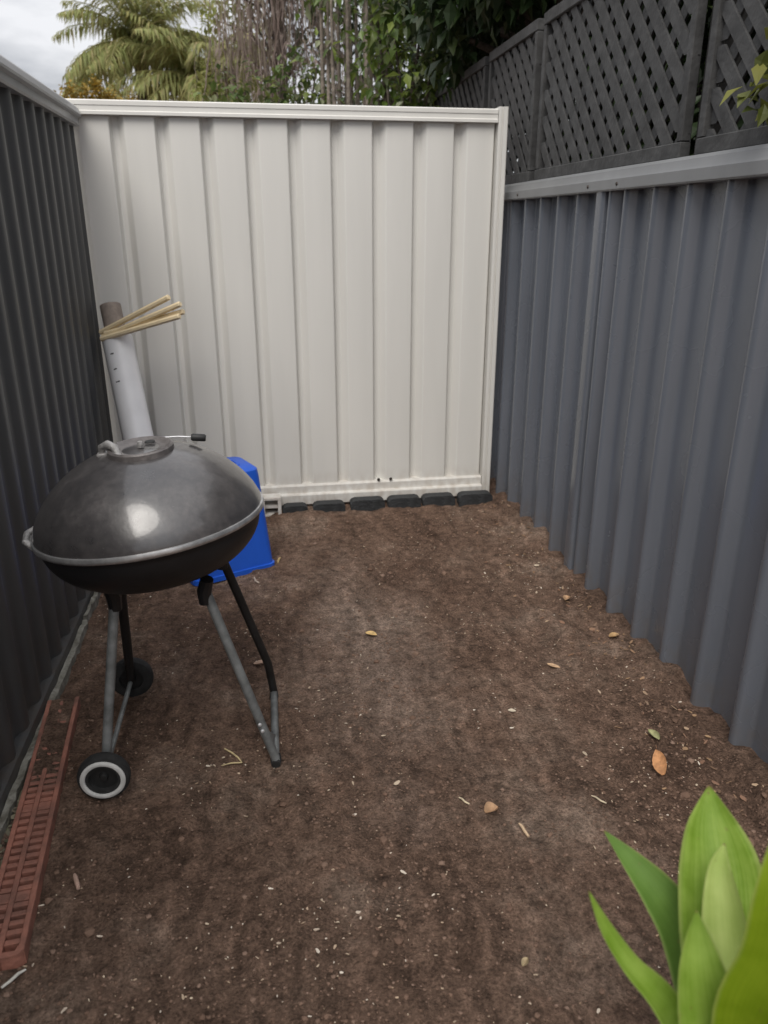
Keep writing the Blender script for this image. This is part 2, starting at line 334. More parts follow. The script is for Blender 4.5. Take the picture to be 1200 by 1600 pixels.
# open slotted end bracket at the foot
s = MB(); bx0, bx1 = -.02, .078
s.box(bx0, bx1, GY-.115, GY-.036, -.005, .006); s.box(bx0, bx1, GY-.114, GY-.036, .084, .095)
s.box(bx1-.016, bx1+.001, GY-.116, GY-.035, .007, .083); s.box(bx0, bx0+.016, GY-.116, GY-.035, .007, .083)
s.box(bx0+.017, bx1-.017, GY-.098, GY-.04, .036, .052)
s.build('end_bracket', M_GATE, gate, 30)

# ------------------------------------------------------------------ left charcoal fence with pale capping
LX = -.71
wall = thing('charcoal_fence', (LX, 1.4, 0), 'dark charcoal ribbed steel fence along the left, behind the kettle grill', 'fence')
prof = run_profile(-.4, 3.80, .06, .139, [(-.045, .022), (-.02, 0), (.014, 0), (.04, .022)], .014)
s = MB(); s.extrude([(LX-d, y) for y, d in prof]+[(LX-d-.0015, y) for y, d in prof[::-1]], 2, .03, 1.83); s.build('ribbed_sheet', M_WALL, wall, 50)
cp = [(LX-.05, 1.795), (LX+.012, 1.795), (LX+.018, 1.802), (LX+.016, 1.826), (LX+.028, 1.832), (LX+.030, 1.840), (LX+.020, 1.864), (LX+.002, 1.880), (LX-.02, 1.885), (LX-.05, 1.880)]
s = MB(); s.extrude(cp, 1, -.42, 3.815); s.build('capping', M_WCAP, wall, 25)
s = MB(); s.extrude([(LX-.035, .0), (LX+.010, .0), (LX+.012, .02), (LX+.008, .045), (LX-.035, .05)], 1, -.41, 3.81); s.build('bottom_rail', M_WALL, wall, 30)
s = MB(); s.box(LX-.06, LX-.027, 3.80, 3.825, 0, 1.79); s.build('end_post', M_WALL, wall)

# thin edging boards at the foot of the left fence
def rough_board(name, y0, y1, x0, w, h, label, seed):
    R = random.Random(seed); n = int((y1-y0)/.03); V = []
    for i in range(n+1):
        y = y0+(y1-y0)*i/n; a = R.uniform(-.004, .004); b = R.uniform(-.005, .003); c = R.uniform(-.006, .004)
        V += [(x0+a*.4, y, -.03), (x0+w+a, y, -.03), (x0+w+a, y, h+b), (x0+a*.4, y, h+c)]
    F = [(i*4+k, i*4+(k+1) % 4, i*4+4+(k+1) % 4, i*4+4+k) for i in range(n) for k in range(4)]+[(3, 2, 1, 0), (n*4, n*4+1, n*4+2, n*4+3)]
    s = MB(); s.add(V, F); return tag(s.build(name, M_EDGE, None, 25), label, 'edging', 'edging along the charcoal fence')
rough_board('edging_board', 2.70, 3.35, LX+.014, .014, .030, 'straight pale edging strip at the charcoal fence foot behind the grill', 1)
rough_board('edging_board', 1.05, 2.69, LX+.013, .018, .022, 'long crumbly pale edging strip at the charcoal fence foot near the camera', 2)

# ------------------------------------------------------------------ right blue-grey fence
RX = 1.255
fence = thing('blue_grey_fence', (RX, 2.5, 0), 'blue grey ribbed steel fence along the right under the lattice', 'fence')
rib = [(-.032, .044), (-.016, 0), (.010, 0), (.040, .044)]
def sheet(y0, y1, first, lip=0):
    p = run_profile(y0, y1, first, .2025, rib, .012)
    if lip: p = p[:-1]+rounded([(y1-.032, .044), (y1-.014, 0), (y1, 0)], .006)
    s = MB(); s.extrude([(RX+d, y) for y, d in p]+[(RX+d+.0015, y) for y, d in p[::-1]], 2, -.05, 1.545); return s.build('ribbed_sheet', M_FENCE, fence, 50)
sheet(-.4, 2.758, 2.031, 1); sheet(2.80, 6.6, 3.044)
s = MB(); s.extrude(rounded([(RX+.045, 2.782), (RX-.006, 2.782), (RX-.012, 2.795), (RX-.012, 2.838), (RX-.004, 2.85), (RX+.045, 2.85)], .008), 2, -.05, 1.52, closed=True); s.build('post', M_FENCE, fence, 40)
rp_ = [(RX-.016, 1.512), (RX-.020, 1.517), (RX-.020, 1.548), (RX-.016, 1.556), (RX-.012, 1.576), (RX-.002, 1.586), (RX+.055, 1.588), (RX+.055, 1.512)]
s = MB(); s.extrude(rp_, 1, -.42, 6.6); s.build('top_rail', M_FRAIL, fence, 25)

s = MB(); s.box(RX+.050, RX+.060, 2.70, 2.86, -.05, 1.51); s.build('seam_backing', M_FENCE, fence)  # backing plate added to stop light behind the slot and keep the seam dark
for y in (.35, 1.4, 2.66, 2.9, 3.7):
    s = MB(); s.lathe([(0, .004), (.005, .0035), (.0065, 0)], (RX-.020, y, 1.532), (-1, 0, 0), 8); s.build('screw', M_SCREW, fence)

# ------------------------------------------------------------------ lattice panels above the right fence
LZ0, LZ1 = 1.592, 2.235
def lattice(y0, y1, label):
    t = thing('lattice_panel', (RX+.04, (y0+y1)/2, LZ0), label, 'lattice', 'lattice panels on top of the right fence')
    X = RX+.03; w = .042; d = .102
    zi0, zi1, yi0, yi1 = LZ0+.012, LZ1-.012, y0+.031, y1-.031
    for sgn, xo in ((1, 0), (-1, .009)):
        c0 = (yi0-zi1) if sgn > 0 else (yi0+zi0); c1 = (yi1-zi0) if sgn > 0 else (yi1+zi1)
        c = c0+.05
        while c < c1-.02:
            # y = c + sgn*z
            if sgn > 0: za, zb = max(zi0, yi0-c), min(zi1, yi1-c)
            else: za, zb = max(zi0, c-yi1), min(zi1, c-yi0)
            if zb-za > .03:
                j = rnd.uniform(-.004, .004); h = w/2*1.4142
                P = []
                for x in (X+xo, X+xo+.008):
                    for zz in (za, zb):
                        yc = c+j+sgn*zz
                        P += [(x, yc-h, zz), (x, yc+h, zz)]
                s = MB(); s.add(P, [(0, 1, 3, 2), (4, 6, 7, 5), (0, 4, 5, 1), (2, 3, 7, 6), (0, 2, 6, 4), (1, 5, 7, 3)])
                s.build('slat', M_LATT, t, 0)
            c += d
    s = MB(); s.box(X-.012, X+.024, y0, y1, LZ0-.004, LZ0+.040, .003); s.build('bottom_board', M_LATT, t)
    s = MB(); s.box(X-.012, X+.024, y0, y1, LZ1-.045, LZ1, .003); s.build('top_board', M_LATT, t)
    for a in (y0, y1-.03): s = MB(); s.box(X-.010, X+.022, a, a+.03, LZ0+.041, LZ1-.046, .003); s.build('stile', M_LATT, t)
    s = MB(); s.box(X+.028, X+.09, y1-.01, y1+.075, LZ0-.6, LZ1+.03, .004); s.build('post', M_POST, t)
lattice(.98, 2.255, 'grey diagonal lattice panel nearest the camera, at the upper right')
lattice(2.34, 3.60, 'grey diagonal lattice panel spanning the middle of the blue grey fence')
lattice(3.68, 4.40, 'narrow grey lattice panel just right of the cream gate post')
lattice(4.48, 5.70, 'far grey lattice panel seen above the right end of the gate')

# ------------------------------------------------------------------ black edging blocks at the gate foot
bl = [(.085, .215, 'leftmost black edging block under the gate, half buried in soil', -.012), (.243, .410, 'second black edging block from the left under the gate', -.006),
      (.440, .620, 'third black edging block from the left under the gate', 0), (.640, .815, 'fourth black edging block from the left under the gate', 0),
      (.826, 1.000, 'fifth black edging block from the left under the gate', .001), (1.022, 1.205, 'rightmost black edging block under the gate, against the post', .003)]
for i, (x0, x1, lb, dz) in enumerate(bl):
    R = random.Random(i+20); s = MB(); c = .022; zt = .052+dz
    pr2 = [(x0, -.08), (x1, -.08), (x1, zt-c*.8), (x1-c*.45, zt-c*.25), (x1-c*1.2, zt), (x0+c*1.2, zt), (x0+c*.45, zt-c*.25), (x0, zt-c*.8)]
    y0 = 3.745+R.uniform(-.006, .006)
    V = [(x, y0, z) for x, z in pr2]+[(x, y0+.062, z) for x, z in pr2]
    n = len(pr2); s.add(V, [tuple(range(n)), tuple(range(2*n-1, n-1, -1))]+[(i2, n+i2, n+(i2+1) % n, (i2+1) % n) for i2 in range(n)])
    tag(s.build('edging_block', M_BLOCK, None, 30), lb, 'edging block', 'black edging blocks at the gate foot')

# ------------------------------------------------------------------ kettle grill
KC = Vector((-.29, 1.90, 0)); RZ = .707
k = thing('kettle_grill', KC, 'dusty dark grey kettle grill on tube legs with two wheels', 'grill')
# bowl
bp_ = [(0, RZ-.161)]+[(.274*math.sin(a)**.80, RZ-.015-.146*math.cos(a)) for a in [i*PI/2/16 for i in range(1, 17)]]
bp_ += [(.277, RZ-.012), (.277, RZ-.014), (.277, RZ-.016), (.275, RZ-.006), (.272, RZ-.02)]
s = MB(); s.lathe(bp_, KC, seg=64); bowl = s.build('bowl', M_BLACK, k, 50)
# lid
H = .186; LR = .281
def lidh(q): return .012+(H-.012)*(.30*(1-q**2)+.70*max(0, 1-q**2.5)**.66)
lp = [(LR-.006, RZ-.012), (LR, RZ-.012), (LR+.001, RZ+.012)]
for i in range(1, 25):
    q = 1-i/24; q = q**.75; lp.append(((LR-.001)*q, RZ+lidh(q)))
lp[-1] = (0, RZ+H)
s = MB(); s.lathe(lp, KC, seg=72); lid = s.build('lid', M_LID, k, 50)
s = MB(); s.lathe([(LR-.001, RZ-.013), (LR+.005, RZ-.011), (LR+.007, RZ-.004), (LR+.005, RZ+.003), (LR-.001, RZ+.004)], KC, seg=72, closed=True); s.build('rim', M_RIM, lid, 60)
def lidz(x, y):
    return RZ+lidh(min(math.hypot(x-KC.x, y-KC.y)/LR, .999))
def lidn(x, y):
    e = .004; return Vector(((lidz(x-e, y)-lidz(x+e, y))/(2*e), (lidz(x, y-e)-lidz(x, y+e))/(2*e), 1)).normalized()
vx, vy = -.272, 1.868; vc = Vector((vx, vy, lidz(vx, vy))); vn = lidn(vx, vy)
s = MB(); s.lathe([(0, .002), (.055, .004), (.064, .007), (.070, .012), (.074, .0125), (.078, .009), (.079, -.012)], vc-vn*.006, vn, 48); vd = s.build('top_plate', M_PLATE, lid, 35)
hp = vc+Vector((.018, .034, 0)); hp = hp-vn*((hp-vc).dot(vn)-.0045)
s = MB(); s.lathe([(0, .0005), (.012, .0005), (.013, -.002)], hp, vn, 16); s.build('vent_hole', M_INK, vd)
s = MB(); s.tube([vc+vn*.002, vc+vn*.016], [.008, .006], 10); s.build('vent_pin', M_ALU, vd)
# handle stub, worn bright, bent over on the left of the vent
hx, hy = -.345, 1.862; hc = Vector((hx, hy, lidz(hx, hy)-.003))
s = MB(); s.tube([hc+Vector((-.022, .02, 0)), hc+Vector((-.018, .012, .02)), hc+Vector((.0, .0, .027)), hc+Vector((.018, -.018, .021)), hc+Vector((.026, -.03, -.004))], [.008, .009, .011, .010, .009], 10)
s.box(hc.x-.034, hc.x-.008, hc.y+.004, hc.y+.032, hc.z-.004, hc.z+.006, .002); s.build('handle', M_ALU, lid, 50)
s = MB(); s.tube([(-.262, 1.935, lidz(-.262, 1.935)-.002), (-.245, 1.94, .896), (-.19, 1.955, .888), (-.155, 1.96, .880)], .0022, 8); s.build('wire', M_RIM, lid)
s = MB(); s.tube([(-.160, 1.96, .881), (-.156, 1.96, .880), (-.128, 1.962, .874), (-.124, 1.962, .873)], [.007, .0095, .0095, .007], 12); s.build('grip', M_LEGD, lid)
# side handle on the left of the bowl
s = MB(); s.tube([(-.556, 1.965, RZ-.03), (-.586, 1.955, RZ-.002), (-.594, 1.90, RZ+.002), (-.586, 1.85, RZ-.002), (-.554, 1.835, RZ-.03)], .0085, 10)
s.add([(-.570, 1.95, RZ-.02), (-.592, 1.945, RZ+.000), (-.592, 1.86, RZ+.000), (-.568, 1.85, RZ-.02), (-.570, 1.95, RZ-.026), (-.592, 1.945, RZ-.006), (-.592, 1.86, RZ-.006), (-.568, 1.85, RZ-.026)], [(0, 1, 2, 3), (7, 6, 5, 4), (0, 4, 5, 1), (1, 5, 6, 2), (2, 6, 7, 3), (3, 7, 4, 0)])
s.build('side_handle', M_ALU, bowl, 40)
def tip(o):                                                   # lid and bowl sit a little askew on the frame, right side up
    q = Matrix.Rotation(math.radians(-6), 3, 'Y') @ Matrix.Rotation(math.radians(-2), 3, 'X'); p = Vector((0, 0, RZ)); o.rotation_euler = q.to_euler(); o.location = p-q @ p
tip(bowl); tip(lid)
# legs
FR, FB = Vector((-.012, 1.775, .016)), Vector((-.008, 2.105, .016))
WF, WB = Vector((-.450, 1.735, .072)), Vector((-.445, 2.160, .072))
def leg(p, q, bend, mt, r=.011):
    p, q = Vector(p), Vector(q); s = MB(); s.tube([p, p.lerp(q, .4)+Vector(bend)*.5, p.lerp(q, .8)+Vector(bend), q], [r, r, r, r*.98], 12); return s.build('leg', mt, k, 60)
leg((-.165, 1.80, .545), FR+Vector((0, 0, .004)), (0, 0, 0), M_LEG, .0125)
leg((-.130, 2.01, .535), FB+Vector((0, 0, .004)), (.012, 0, .01), M_LEGD, .0125)
leg((-.385, 1.80, .525), WF, (0, 0, 0), M_LEG, .0125)
leg((-.410, 2.02, .515), WB, (0, 0, 0), M_LEGD, .0135)
for p in ((-.165, 1.80), (-.130, 2.01), (-.385, 1.80), (-.410, 2.02)):
    d = Vector((p[0]-KC.x, p[1]-KC.y, 0)).normalized()
    s = MB(); c = Vector((p[0], p[1], .535)); s.tube([c-Vector((0, 0, .035)), c, c+d*.012+Vector((0, 0, .035))], [.016, .019, .017], 10); s.build('leg_socket', M_BLACK, k)
s = MB(); s.tube([FB+Vector((0, .006, .004)), FB+Vector((0, -.03, 0)), FR+Vector((0, .03, 0)), FR+Vector((0, -.006, .002))], .0115, 12); s.build('foot_bar', M_LEG, k, 60)
s = MB(); g0 = FR+Vector((0, .10, .004)); g1 = FR+Vector((-.012, -.002, .004)); g2 = Vector((-.165, 1.80, .515)).lerp(FR, .80)
s.add([g0, g1, g2, g0+Vector((.004, 0, .004)), g1+Vector((.004, 0, .004)), g2+Vector((.004, 0, .004))], [(0, 1, 2), (5, 4, 3), (0, 3, 4, 1), (1, 4, 5, 2), (2, 5, 3, 0)]); s.build('gusset_plate', M_LEG, k, 0)
for q in (.80, .76):
    c = Vector((-.165, 1.80, .515)).lerp(FR, q)+Vector((0, -.012, .004)); s = MB(); s.lathe([(0, .005), (.005, .004), (.006, 0)], c, (0, -1, .3), 8); s.build('bolt', M_RIM, k)
s = MB(); s.tube([FR+Vector((.0, -.012, -.008)), FR+Vector((0, .012, -.004)), FR+Vector((0, .02, .006))], [.013, .016, .013], 10); s.build('foot', M_RUB, k)
s = MB(); s.tube([FB+Vector((.0, -.016, -.004)), FB+Vector((0, .012, -.006))], [.014, .013], 10); s.build('foot', M_RUB, k)
s = MB(); s.tube([(WF.x, 1.70, .070), (WB.x, 2.20, .070)], .007, 10); s.build('axle', M_LEG, k)
for yc in (1.712, 2.178):
    x = WF.x if yc < 2 else WB.x; c = (x, yc, .072); s = MB()
    s.lathe([(.036, -.018), (.055, -.018), (.063, -.013), (.066, -.004), (.066, .008), (.063, .015), (.055, .018), (.036, .018)], c, (0, -1, 0), 40, closed=True); wh = s.build('wheel', M_RUB, k, 40)
    s = MB(); s.lathe([(.043, .014), (.044, .0215), (.047, .023), (.053, .0225), (.056, .0205), (.056, .015)], c, (0, -1, 0), 48, closed=True)
    if yc < 2: s.build('wheel_ring', M_WHITE, wh, 40)
    s = MB(); s.lathe([(0, .004), (.044, .004), (.044, -.004), (0, -.004)], c, (0, -1, 0), 32); s.build('hub_disc', M_LEGD, wh, 40)
    s = MB(); s.lathe([(0, .013), (.009, .012), (.012, .006), (.012, .003)], c, (0, -1, 0), 16); s.build('hub_cap', M_LEGD, wh, 40)

# ------------------------------------------------------------------ blue tub upside down behind the grill
def tub():
    o = Vector((.026, 3.10, 0)); d = Vector((-.915, -.40, 0)).normalized(); b = Vector((-d.y, d.x, 0))
    if b.y < 0: b = -b
    Lx, Dp, Hh = .36, .28, .455
    t = thing('blue_tub', (o+d*Lx/2+b*Dp/2), 'upturned blue plastic tub on the soil behind the kettle grill', 'tub')
    def ring(z, ins, r):
        R = []; n = 5
        x0, x1, y0, y1 = ins, Lx-ins, ins, Dp-ins
        for cx, cy, a0 in ((x1-r, y1-r, 0), (x0+r, y1-r, PI/2), (x0+r, y0+r, PI), (x1-r, y0+r, 1.5*PI)):
            for i in range(n+1):
                a = a0+i/n*PI/2; R.append(o+d*(cx+r*math.cos(a))+b*(cy+r*math.sin(a))+Vector((0, 0, z)))
        return R
    s = MB(); rs = [ring(0, -.006, .03), ring(.022, -.006, .03), ring(.024, .0, .03), ring(Hh-.04, .028, .035), ring(Hh-.012, .031, .04), ring(Hh, .045, .04)]
    V = [p for r in rs for p in r]; n = len(rs[0])
    F = [(i*n+j, i*n+(j+1) % n, (i+1)*n+(j+1) % n, (i+1)*n+j) for i in range(len(rs)-1) for j in range(n)]+[tuple(range((len(rs)-1)*n, len(rs)*n))]
    s.add(V, F); s.build('shell', M_BLUE, t, 40)
    s = MB(); rs = [ring(Hh+.0005, .085, .03), ring(Hh+.005, .088, .03), ring(Hh+.005, .098, .025), ring(Hh+.0005, .10, .025)]
    V = [p for r in rs for p in r]; s.add(V, [(i*n+j, i*n+(j+1) % n, ((i+1) % 4)*n+(j+1) % n, ((i+1) % 4)*n+j) for i in range(4) for j in range(n)]); s.build('base_ridge', M_BLUE, t, 40)
tub()

# ------------------------------------------------------------------ white tube and stakes in the corner
B0, B1 = Vector((-.462, 3.26, -.005)), Vector((-.618, 3.665, .925))
ax = (B1-B0).normalized()
t = thing('leaning_tube', B0, 'white plastic tube with brown cardboard end leaning in the corner', 'tube')
s = MB(); Lh = (B1-B0).length
s.lathe([(.060, 0), (.067, 0), (.067, Lh), (.060, Lh)], B0, ax, 40, closed=True); tb = s.build('sleeve', M_PVC, t, 40)
s = MB(); s.lathe([(.040, Lh-.3), (.046, Lh-.3), (.046, Lh+.150), (.040, Lh+.152)], B0, ax, 32, closed=True); s.build('cardboard_core', M_CARD, t, 40)
side = ax.cross(Vector((0, -1, 0))).normalized(); front = side.cross(ax).normalized()
if front.y > 0: front = -front
for q, ln in ((.085, .016), (.155, .016), (.212, .020)):
    s = MB(); c = B0+ax*(Lh-q)
    n = 5; P = []
    for i in range(n):
        a = .35+(i/(n-1)-.5)*ln/.067
        for dz in (-.0025, .0025): P.append(c+ax*(dz+rnd.uniform(-.001, .001))+(front*math.cos(a)-side*math.sin(a)*(1 if side.x > 0 else -1))*.0678)
    s.add(P, [(2*i, 2*i+2, 2*i+3, 2*i+1) for i in range(n-1)]); s.build('print_mark', M_INK, tb, 0)
st = [((-0.687, 3.665, 0.949), (-0.353, 3.46, 1.116), 'topmost pale timber stake of the bunch on the white tube'),
      ((-0.679, 3.655, 0.93), (-0.306, 3.43, 1.09), 'second pale timber stake from the top of the bunch on the tube'),
      ((-0.664, 3.64, 0.946), (-0.297, 3.45, 1.056), 'third pale timber stake, just above the lowest one'),
      ((-0.681, 3.63, 0.925), (-0.313, 3.43, 1.04), 'lowest pale timber stake lying across the white tube')]
for a, b, lb in st:
    a, b = Vector(a), Vector(b); d = (b-a).normalized(); u = d.orthogonal().normalized(); w = d.cross(u); s = MB(); r = .0125
    P = []
    for p, kk in ((a, .75), (a+d*.004, 1), (b-d*.004, 1), (b, .75)):
        for i in range(8):
            an = PI/8+i*PI/4; P.append(p+(u*math.cos(an)+w*math.sin(an))*r*kk)
    s.add(P, [(i*8+j, i*8+(j+1) % 8, i*8+8+(j+1) % 8, i*8+8+j) for i in range(3) for j in range(8)]+[tuple(range(7, -1, -1)), tuple(range(24, 32))])
    tag(s.build('timber_stake', M_STAKE, None, 30), lb, 'stake', 'timber stakes on the tube')

# ------------------------------------------------------------------ red-brown perforated drain strip, lower left
def grate():
    p0 = Vector((-.533, 1.238, 0)); d = Vector((-.058, .735, 0)).normalized(); b = Vector((-d.y, d.x, 0))
    if b.x > 0: b = -b
    Lg, w = .93, .092; z0, z1 = -.012, .026
    t = thing('drain_grate', p0+d*Lg/2+b*w/2, 'red brown plastic grate strip with two rows of holes by the charcoal fence', 'grate')
    def bar(u0, u1, v0, v1, za, zb, name, rot=0):
        s = MB(); P = [p0+d*u+b*v+Vector((0, 0, z)) for z in (za, zb) for u, v in ((u0, v0), (u1, v0), (u1, v1), (u0, v1))]
        e = .0015
        Pt = [p0+d*u+b*v+Vector((0, 0, zb+e)) for u, v in ((u0+e, v0+e), (u1-e, v0+e), (u1-e, v1-e), (u0+e, v1-e))]
        s.add(P+Pt, [(0, 3, 2, 1), (0, 1, 5, 4), (1, 2, 6, 5), (2, 3, 7, 6), (3, 0, 4, 7), (4, 5, 9, 8), (5, 6, 10, 9), (6, 7, 11, 10), (7, 4, 8, 11), (8, 9, 10, 11)])
        return s.build(name, M_TERRA, t, 30)
    bar(.012, Lg, 0, .012, z0, z1, 'side_rail'); bar(.012, Lg, w-.012, w, z0, z1, 'side_rail'); bar(.0, Lg, .043, .055, z0, z1-.002, 'middle_rail')
    # rounded near end
    s = MB(); pts = []
    for i in range(9):
        a = -PI/2*1+PI*i/8
    R = .020
    path = [(.0, w-R)]+[(R-R*math.cos(x), R-R*math.sin(x)) for x in [0, .4, .8, 1.2, PI/2]]
    outer = [(.012, w)]+[(R-R*math.cos(x), w-R+R*math.sin(x)) for x in [1.2, .8, .4, 0]]+[(R-R*math.cos(x), R-R*math.sin(x)) for x in [0, .4, .8, 1.2]]+[(.012, 0)]
    inner = [(.024, w-.013), (.014, w-.017), (.013, .017), (.024, .013)]
    loop = outer+inner[::-1]; n = len(loop)
    P = [p0+d*u+b*v+Vector((0, 0, z)) for z in (z0, z1+.001) for u, v in loop]
    s.add(P, [tuple(range(n, 2*n)), tuple(range(n-1, -1, -1))]+[(i, (i+1) % n, n+(i+1) % n, n+i) for i in range(n)]); s.build('end_piece', M_TERRA, t, 30)
    nr = 38
    for i in range(1, nr):
        u = .016+(Lg-.02)*i/nr; wd = .0062 if i not in (6, 18) else .0135
        bar(u-wd, u+wd, .0125, .0425, z0+.004, z1-.002-.002*rnd.random(), 'rung'); bar(u-wd, u+wd, .0555, w-.0125, z0+.004, z1-.002-.002*rnd.random(), 'rung')
    s = MB(); n = 60; V = []
    for i in range(n+1):
        u = .02+(Lg-.022)*i/n; f = max(0, min(1.35, (u-.28)/.25))
        for j in range(5):
            v = .0125+(w-.025)*j/4; V.append(p0+d*u+b*v+Vector((0, 0, -.008+f*.026+.008*noise.noise((u*40, v*60, 3)))))
    s.add(V, [(i*5+j, i*5+j+1, i*5+j+6, i*5+j+5) for i in range(n) for j in range(4)]); s.build('soil_fill', M_SOIL, t, 60)
grate()

# ------------------------------------------------------------------ broad-leaved plant, lower right
def blade_leaf(name, spine, mt, par, fold=.35, face=(0, -1, .6), th=.0035, seg=8, twist=0, wave=.0):
    """thick pointed leaf: spine [(x,y,z,width)], channelled across"""
    P = [Vector(p[:3]) for p in spine]; Wd = [p[3] for p in spine]; n = len(P); m = 4*n
    def cat(i, tt, A):
        a, b, c, e = A[max(i-1, 0)], A[i], A[min(i+1, n-1)], A[min(i+2, n-1)]
        return .5*((2*b)+(c-a)*tt+(2*a-5*b+4*c-e)*tt*tt+(3*b-a-3*c+e)*tt**3)
    pts = []; wd = []
    for q in range(m+1):
        f = q/m*(n-1); i = min(int(f), n-2); pts.append(cat(i, f-i, P)); wd.append(max(.0012, cat(i, f-i, Wd)))
    F0 = Vector(face).normalized(); V = []; S = seg+1
    for q in range(m+1):
        d = (pts[min(q+1, m)]-pts[max(q-1, 0)]).normalized(); sd_ = d.cross(F0).normalized(); nn = sd_.cross(d).normalized()
        if nn.dot(F0) < 0: nn = -nn
        rot = Matrix.Rotation(twist, 3, d); sd2 = rot @ sd_; n2 = rot @ nn
        for lay in (0, 1):
            for j in range(S):
                v = j/seg*2-1; w = wd[q]/2
                h = fold*w*(v*v)+wave*math.sin(q*.9+j)*abs(v)*w
                tk = th*(1-v*v)*min(1, wd[q]/.02)
                V.append(pts[q]+sd2*(v*w)+n2*(h-(tk if lay else 0)))
    s = MB(); F = []
    for q in range(m):
        for lay in (0, 1):
            for j in range(seg):
                a = q*2*S+lay*S+j; F.append((a, a+1, a+2*S+1, a+2*S) if lay == 0 else (a, a+2*S, a+2*S+1, a+1))
        for j in (0, seg):
            a = q*2*S+j; F.append((a, a+2*S, a+3*S, a+S))
    s.add(V, F); o = s.build(name, mt, par, 60)
    at = o.data.attributes.new('across', 'FLOAT', 'POINT'); at.data.foreach_set('value', [(k_ % S)/seg*2-1 for k_ in range(len(V))])
    al = o.data.attributes.new('along', 'FLOAT', 'POINT'); al.data.foreach_set('value', [(k_//(2*S))/m for k_ in range(len(V))])
    return o
def plantmat(name, c1, c2, tr):
    """fleshy leaf: fine lengthwise veins, pale margin, blotches"""
    m = bpy.data.materials.new(name); m.use_nodes = True; t = m.node_tree; L = t.links; b = t.nodes['Principled BSDF']
    b.inputs['Roughness'].default_value = .48; b.inputs['Specular IOR Level'].default_value = .3
    g = t.nodes.new('ShaderNodeTexCoord')
    a1 = t.nodes.new('ShaderNodeAttribute'); a1.attribute_name = 'across'; a2 = t.nodes.new('ShaderNodeAttribute'); a2.attribute_name = 'along'
    cv = t.nodes.new('ShaderNodeCombineXYZ'); L.new(a1.outputs['Fac'], cv.inputs[0]); L.new(a2.outputs['Fac'], cv.inputs[1])
    mp = t.nodes.new('ShaderNodeMapping'); mp.inputs['Scale'].default_value = (22, 1.6, 1); L.new(cv.outputs[0], mp.inputs[0])
    v = t.nodes.new('ShaderNodeTexNoise'); v.inputs['Scale'].default_value = 1; v.inputs['Detail'].default_value = 3; L.new(mp.outputs[0], v.inputs['Vector'])
    n = t.nodes.new('ShaderNodeTexNoise'); n.inputs['Scale'].default_value = 28; n.inputs['Detail'].default_value = 5; L.new(g.outputs['Object'], n.inputs['Vector'])
    ad = t.nodes.new('ShaderNodeMath'); ad.operation = 'ADD'; L.new(v.outputs[0], ad.inputs[0]); L.new(n.outputs[0], ad.inputs[1])
    hf = t.nodes.new('ShaderNodeMath'); hf.operation = 'MULTIPLY'; L.new(ad.outputs[0], hf.inputs[0]); hf.inputs[1].default_value = .5
    r = t.nodes.new('ShaderNodeValToRGB'); r.color_ramp.elements[0].position = .36; r.color_ramp.elements[1].position = .64
    r.color_ramp.elements[0].color = (*c1, 1); r.color_ramp.elements[1].color = (*c2, 1); L.new(hf.outputs[0], r.inputs[0])
    ab = t.nodes.new('ShaderNodeMath'); ab.operation = 'ABSOLUTE'; L.new(a1.outputs['Fac'], ab.inputs[0])
    ed = t.nodes.new('ShaderNodeMapRange'); ed.inputs['From Min'].default_value = .86; ed.inputs['From Max'].default_value = 1; ed.inputs['To Max'].default_value = .55; L.new(ab.outputs[0], ed.inputs[0])
    mc = t.nodes.new('ShaderNodeMix'); mc.data_type = 'RGBA'; L.new(ed.outputs[0], mc.inputs['Factor']); L.new(r.outputs[0], mc.inputs['A']); mc.inputs['B'].default_value = (.42, .46, .16, 1)
    tp = t.nodes.new('ShaderNodeMapRange'); tp.inputs['From Min'].default_value = .0; tp.inputs['From Max'].default_value = .035; tp.inputs['To Min'].default_value = .9; tp.inputs['To Max'].default_value = 0; L.new(a2.outputs['Fac'], tp.inputs[0])
    n5 = t.nodes.new('ShaderNodeTexNoise'); n5.inputs['Scale'].default_value = 95; n5.inputs['Detail'].default_value = 2; L.new(g.outputs['Object'], n5.inputs['Vector'])
    sp5 = t.nodes.new('ShaderNodeMapRange'); sp5.inputs['From Min'].default_value = .70; sp5.inputs['From Max'].default_value = .76; sp5.inputs['To Max'].default_value = .6; L.new(n5.outputs[0], sp5.inputs[0])
    mm = t.nodes.new('ShaderNodeMath'); mm.operation = 'MAXIMUM'; L.new(tp.outputs[0], mm.inputs[0]); L.new(sp5.outputs[0], mm.inputs[1])
    mc2 = t.nodes.new('ShaderNodeMix'); mc2.data_type = 'RGBA'; L.new(mm.outputs[0], mc2.inputs['Factor']); L.new(mc.outputs['Result'], mc2.inputs['A']); mc2.inputs['B'].default_value = (.22, .16, .06, 1); mc = mc2
    L.new(mc.outputs['Result'], b.inputs['Base Color'])
    bp = t.nodes.new('ShaderNodeBump'); bp.inputs['Strength'].default_value = .5; bp.inputs['Distance'].default_value = .004; L.new(hf.outputs[0], bp.inputs['Height']); L.new(bp.outputs[0], b.inputs['Normal'])
    tl = t.nodes.new('ShaderNodeBsdfTranslucent'); L.new(mc.outputs['Result'], tl.inputs[0]); mxs = t.nodes.new('ShaderNodeMixShader'); mxs.inputs[0].default_value = tr
    L.new(b.outputs[0], mxs.inputs[1]); L.new(tl.outputs[0], mxs.inputs[2]); L.new(mxs.outputs[0], t.nodes['Material Output'].inputs[0]); return m
M_PL = plantmat('leaf green', (.17, .30, .02), (.32, .46, .08), .35)
M_PLY = plantmat('yellow green leaf', (.20, .31, .008), (.28, .39, .02), .4)
M_PLP = plantmat('pale young leaf', (.38, .50, .12), (.52, .62, .20), .35)
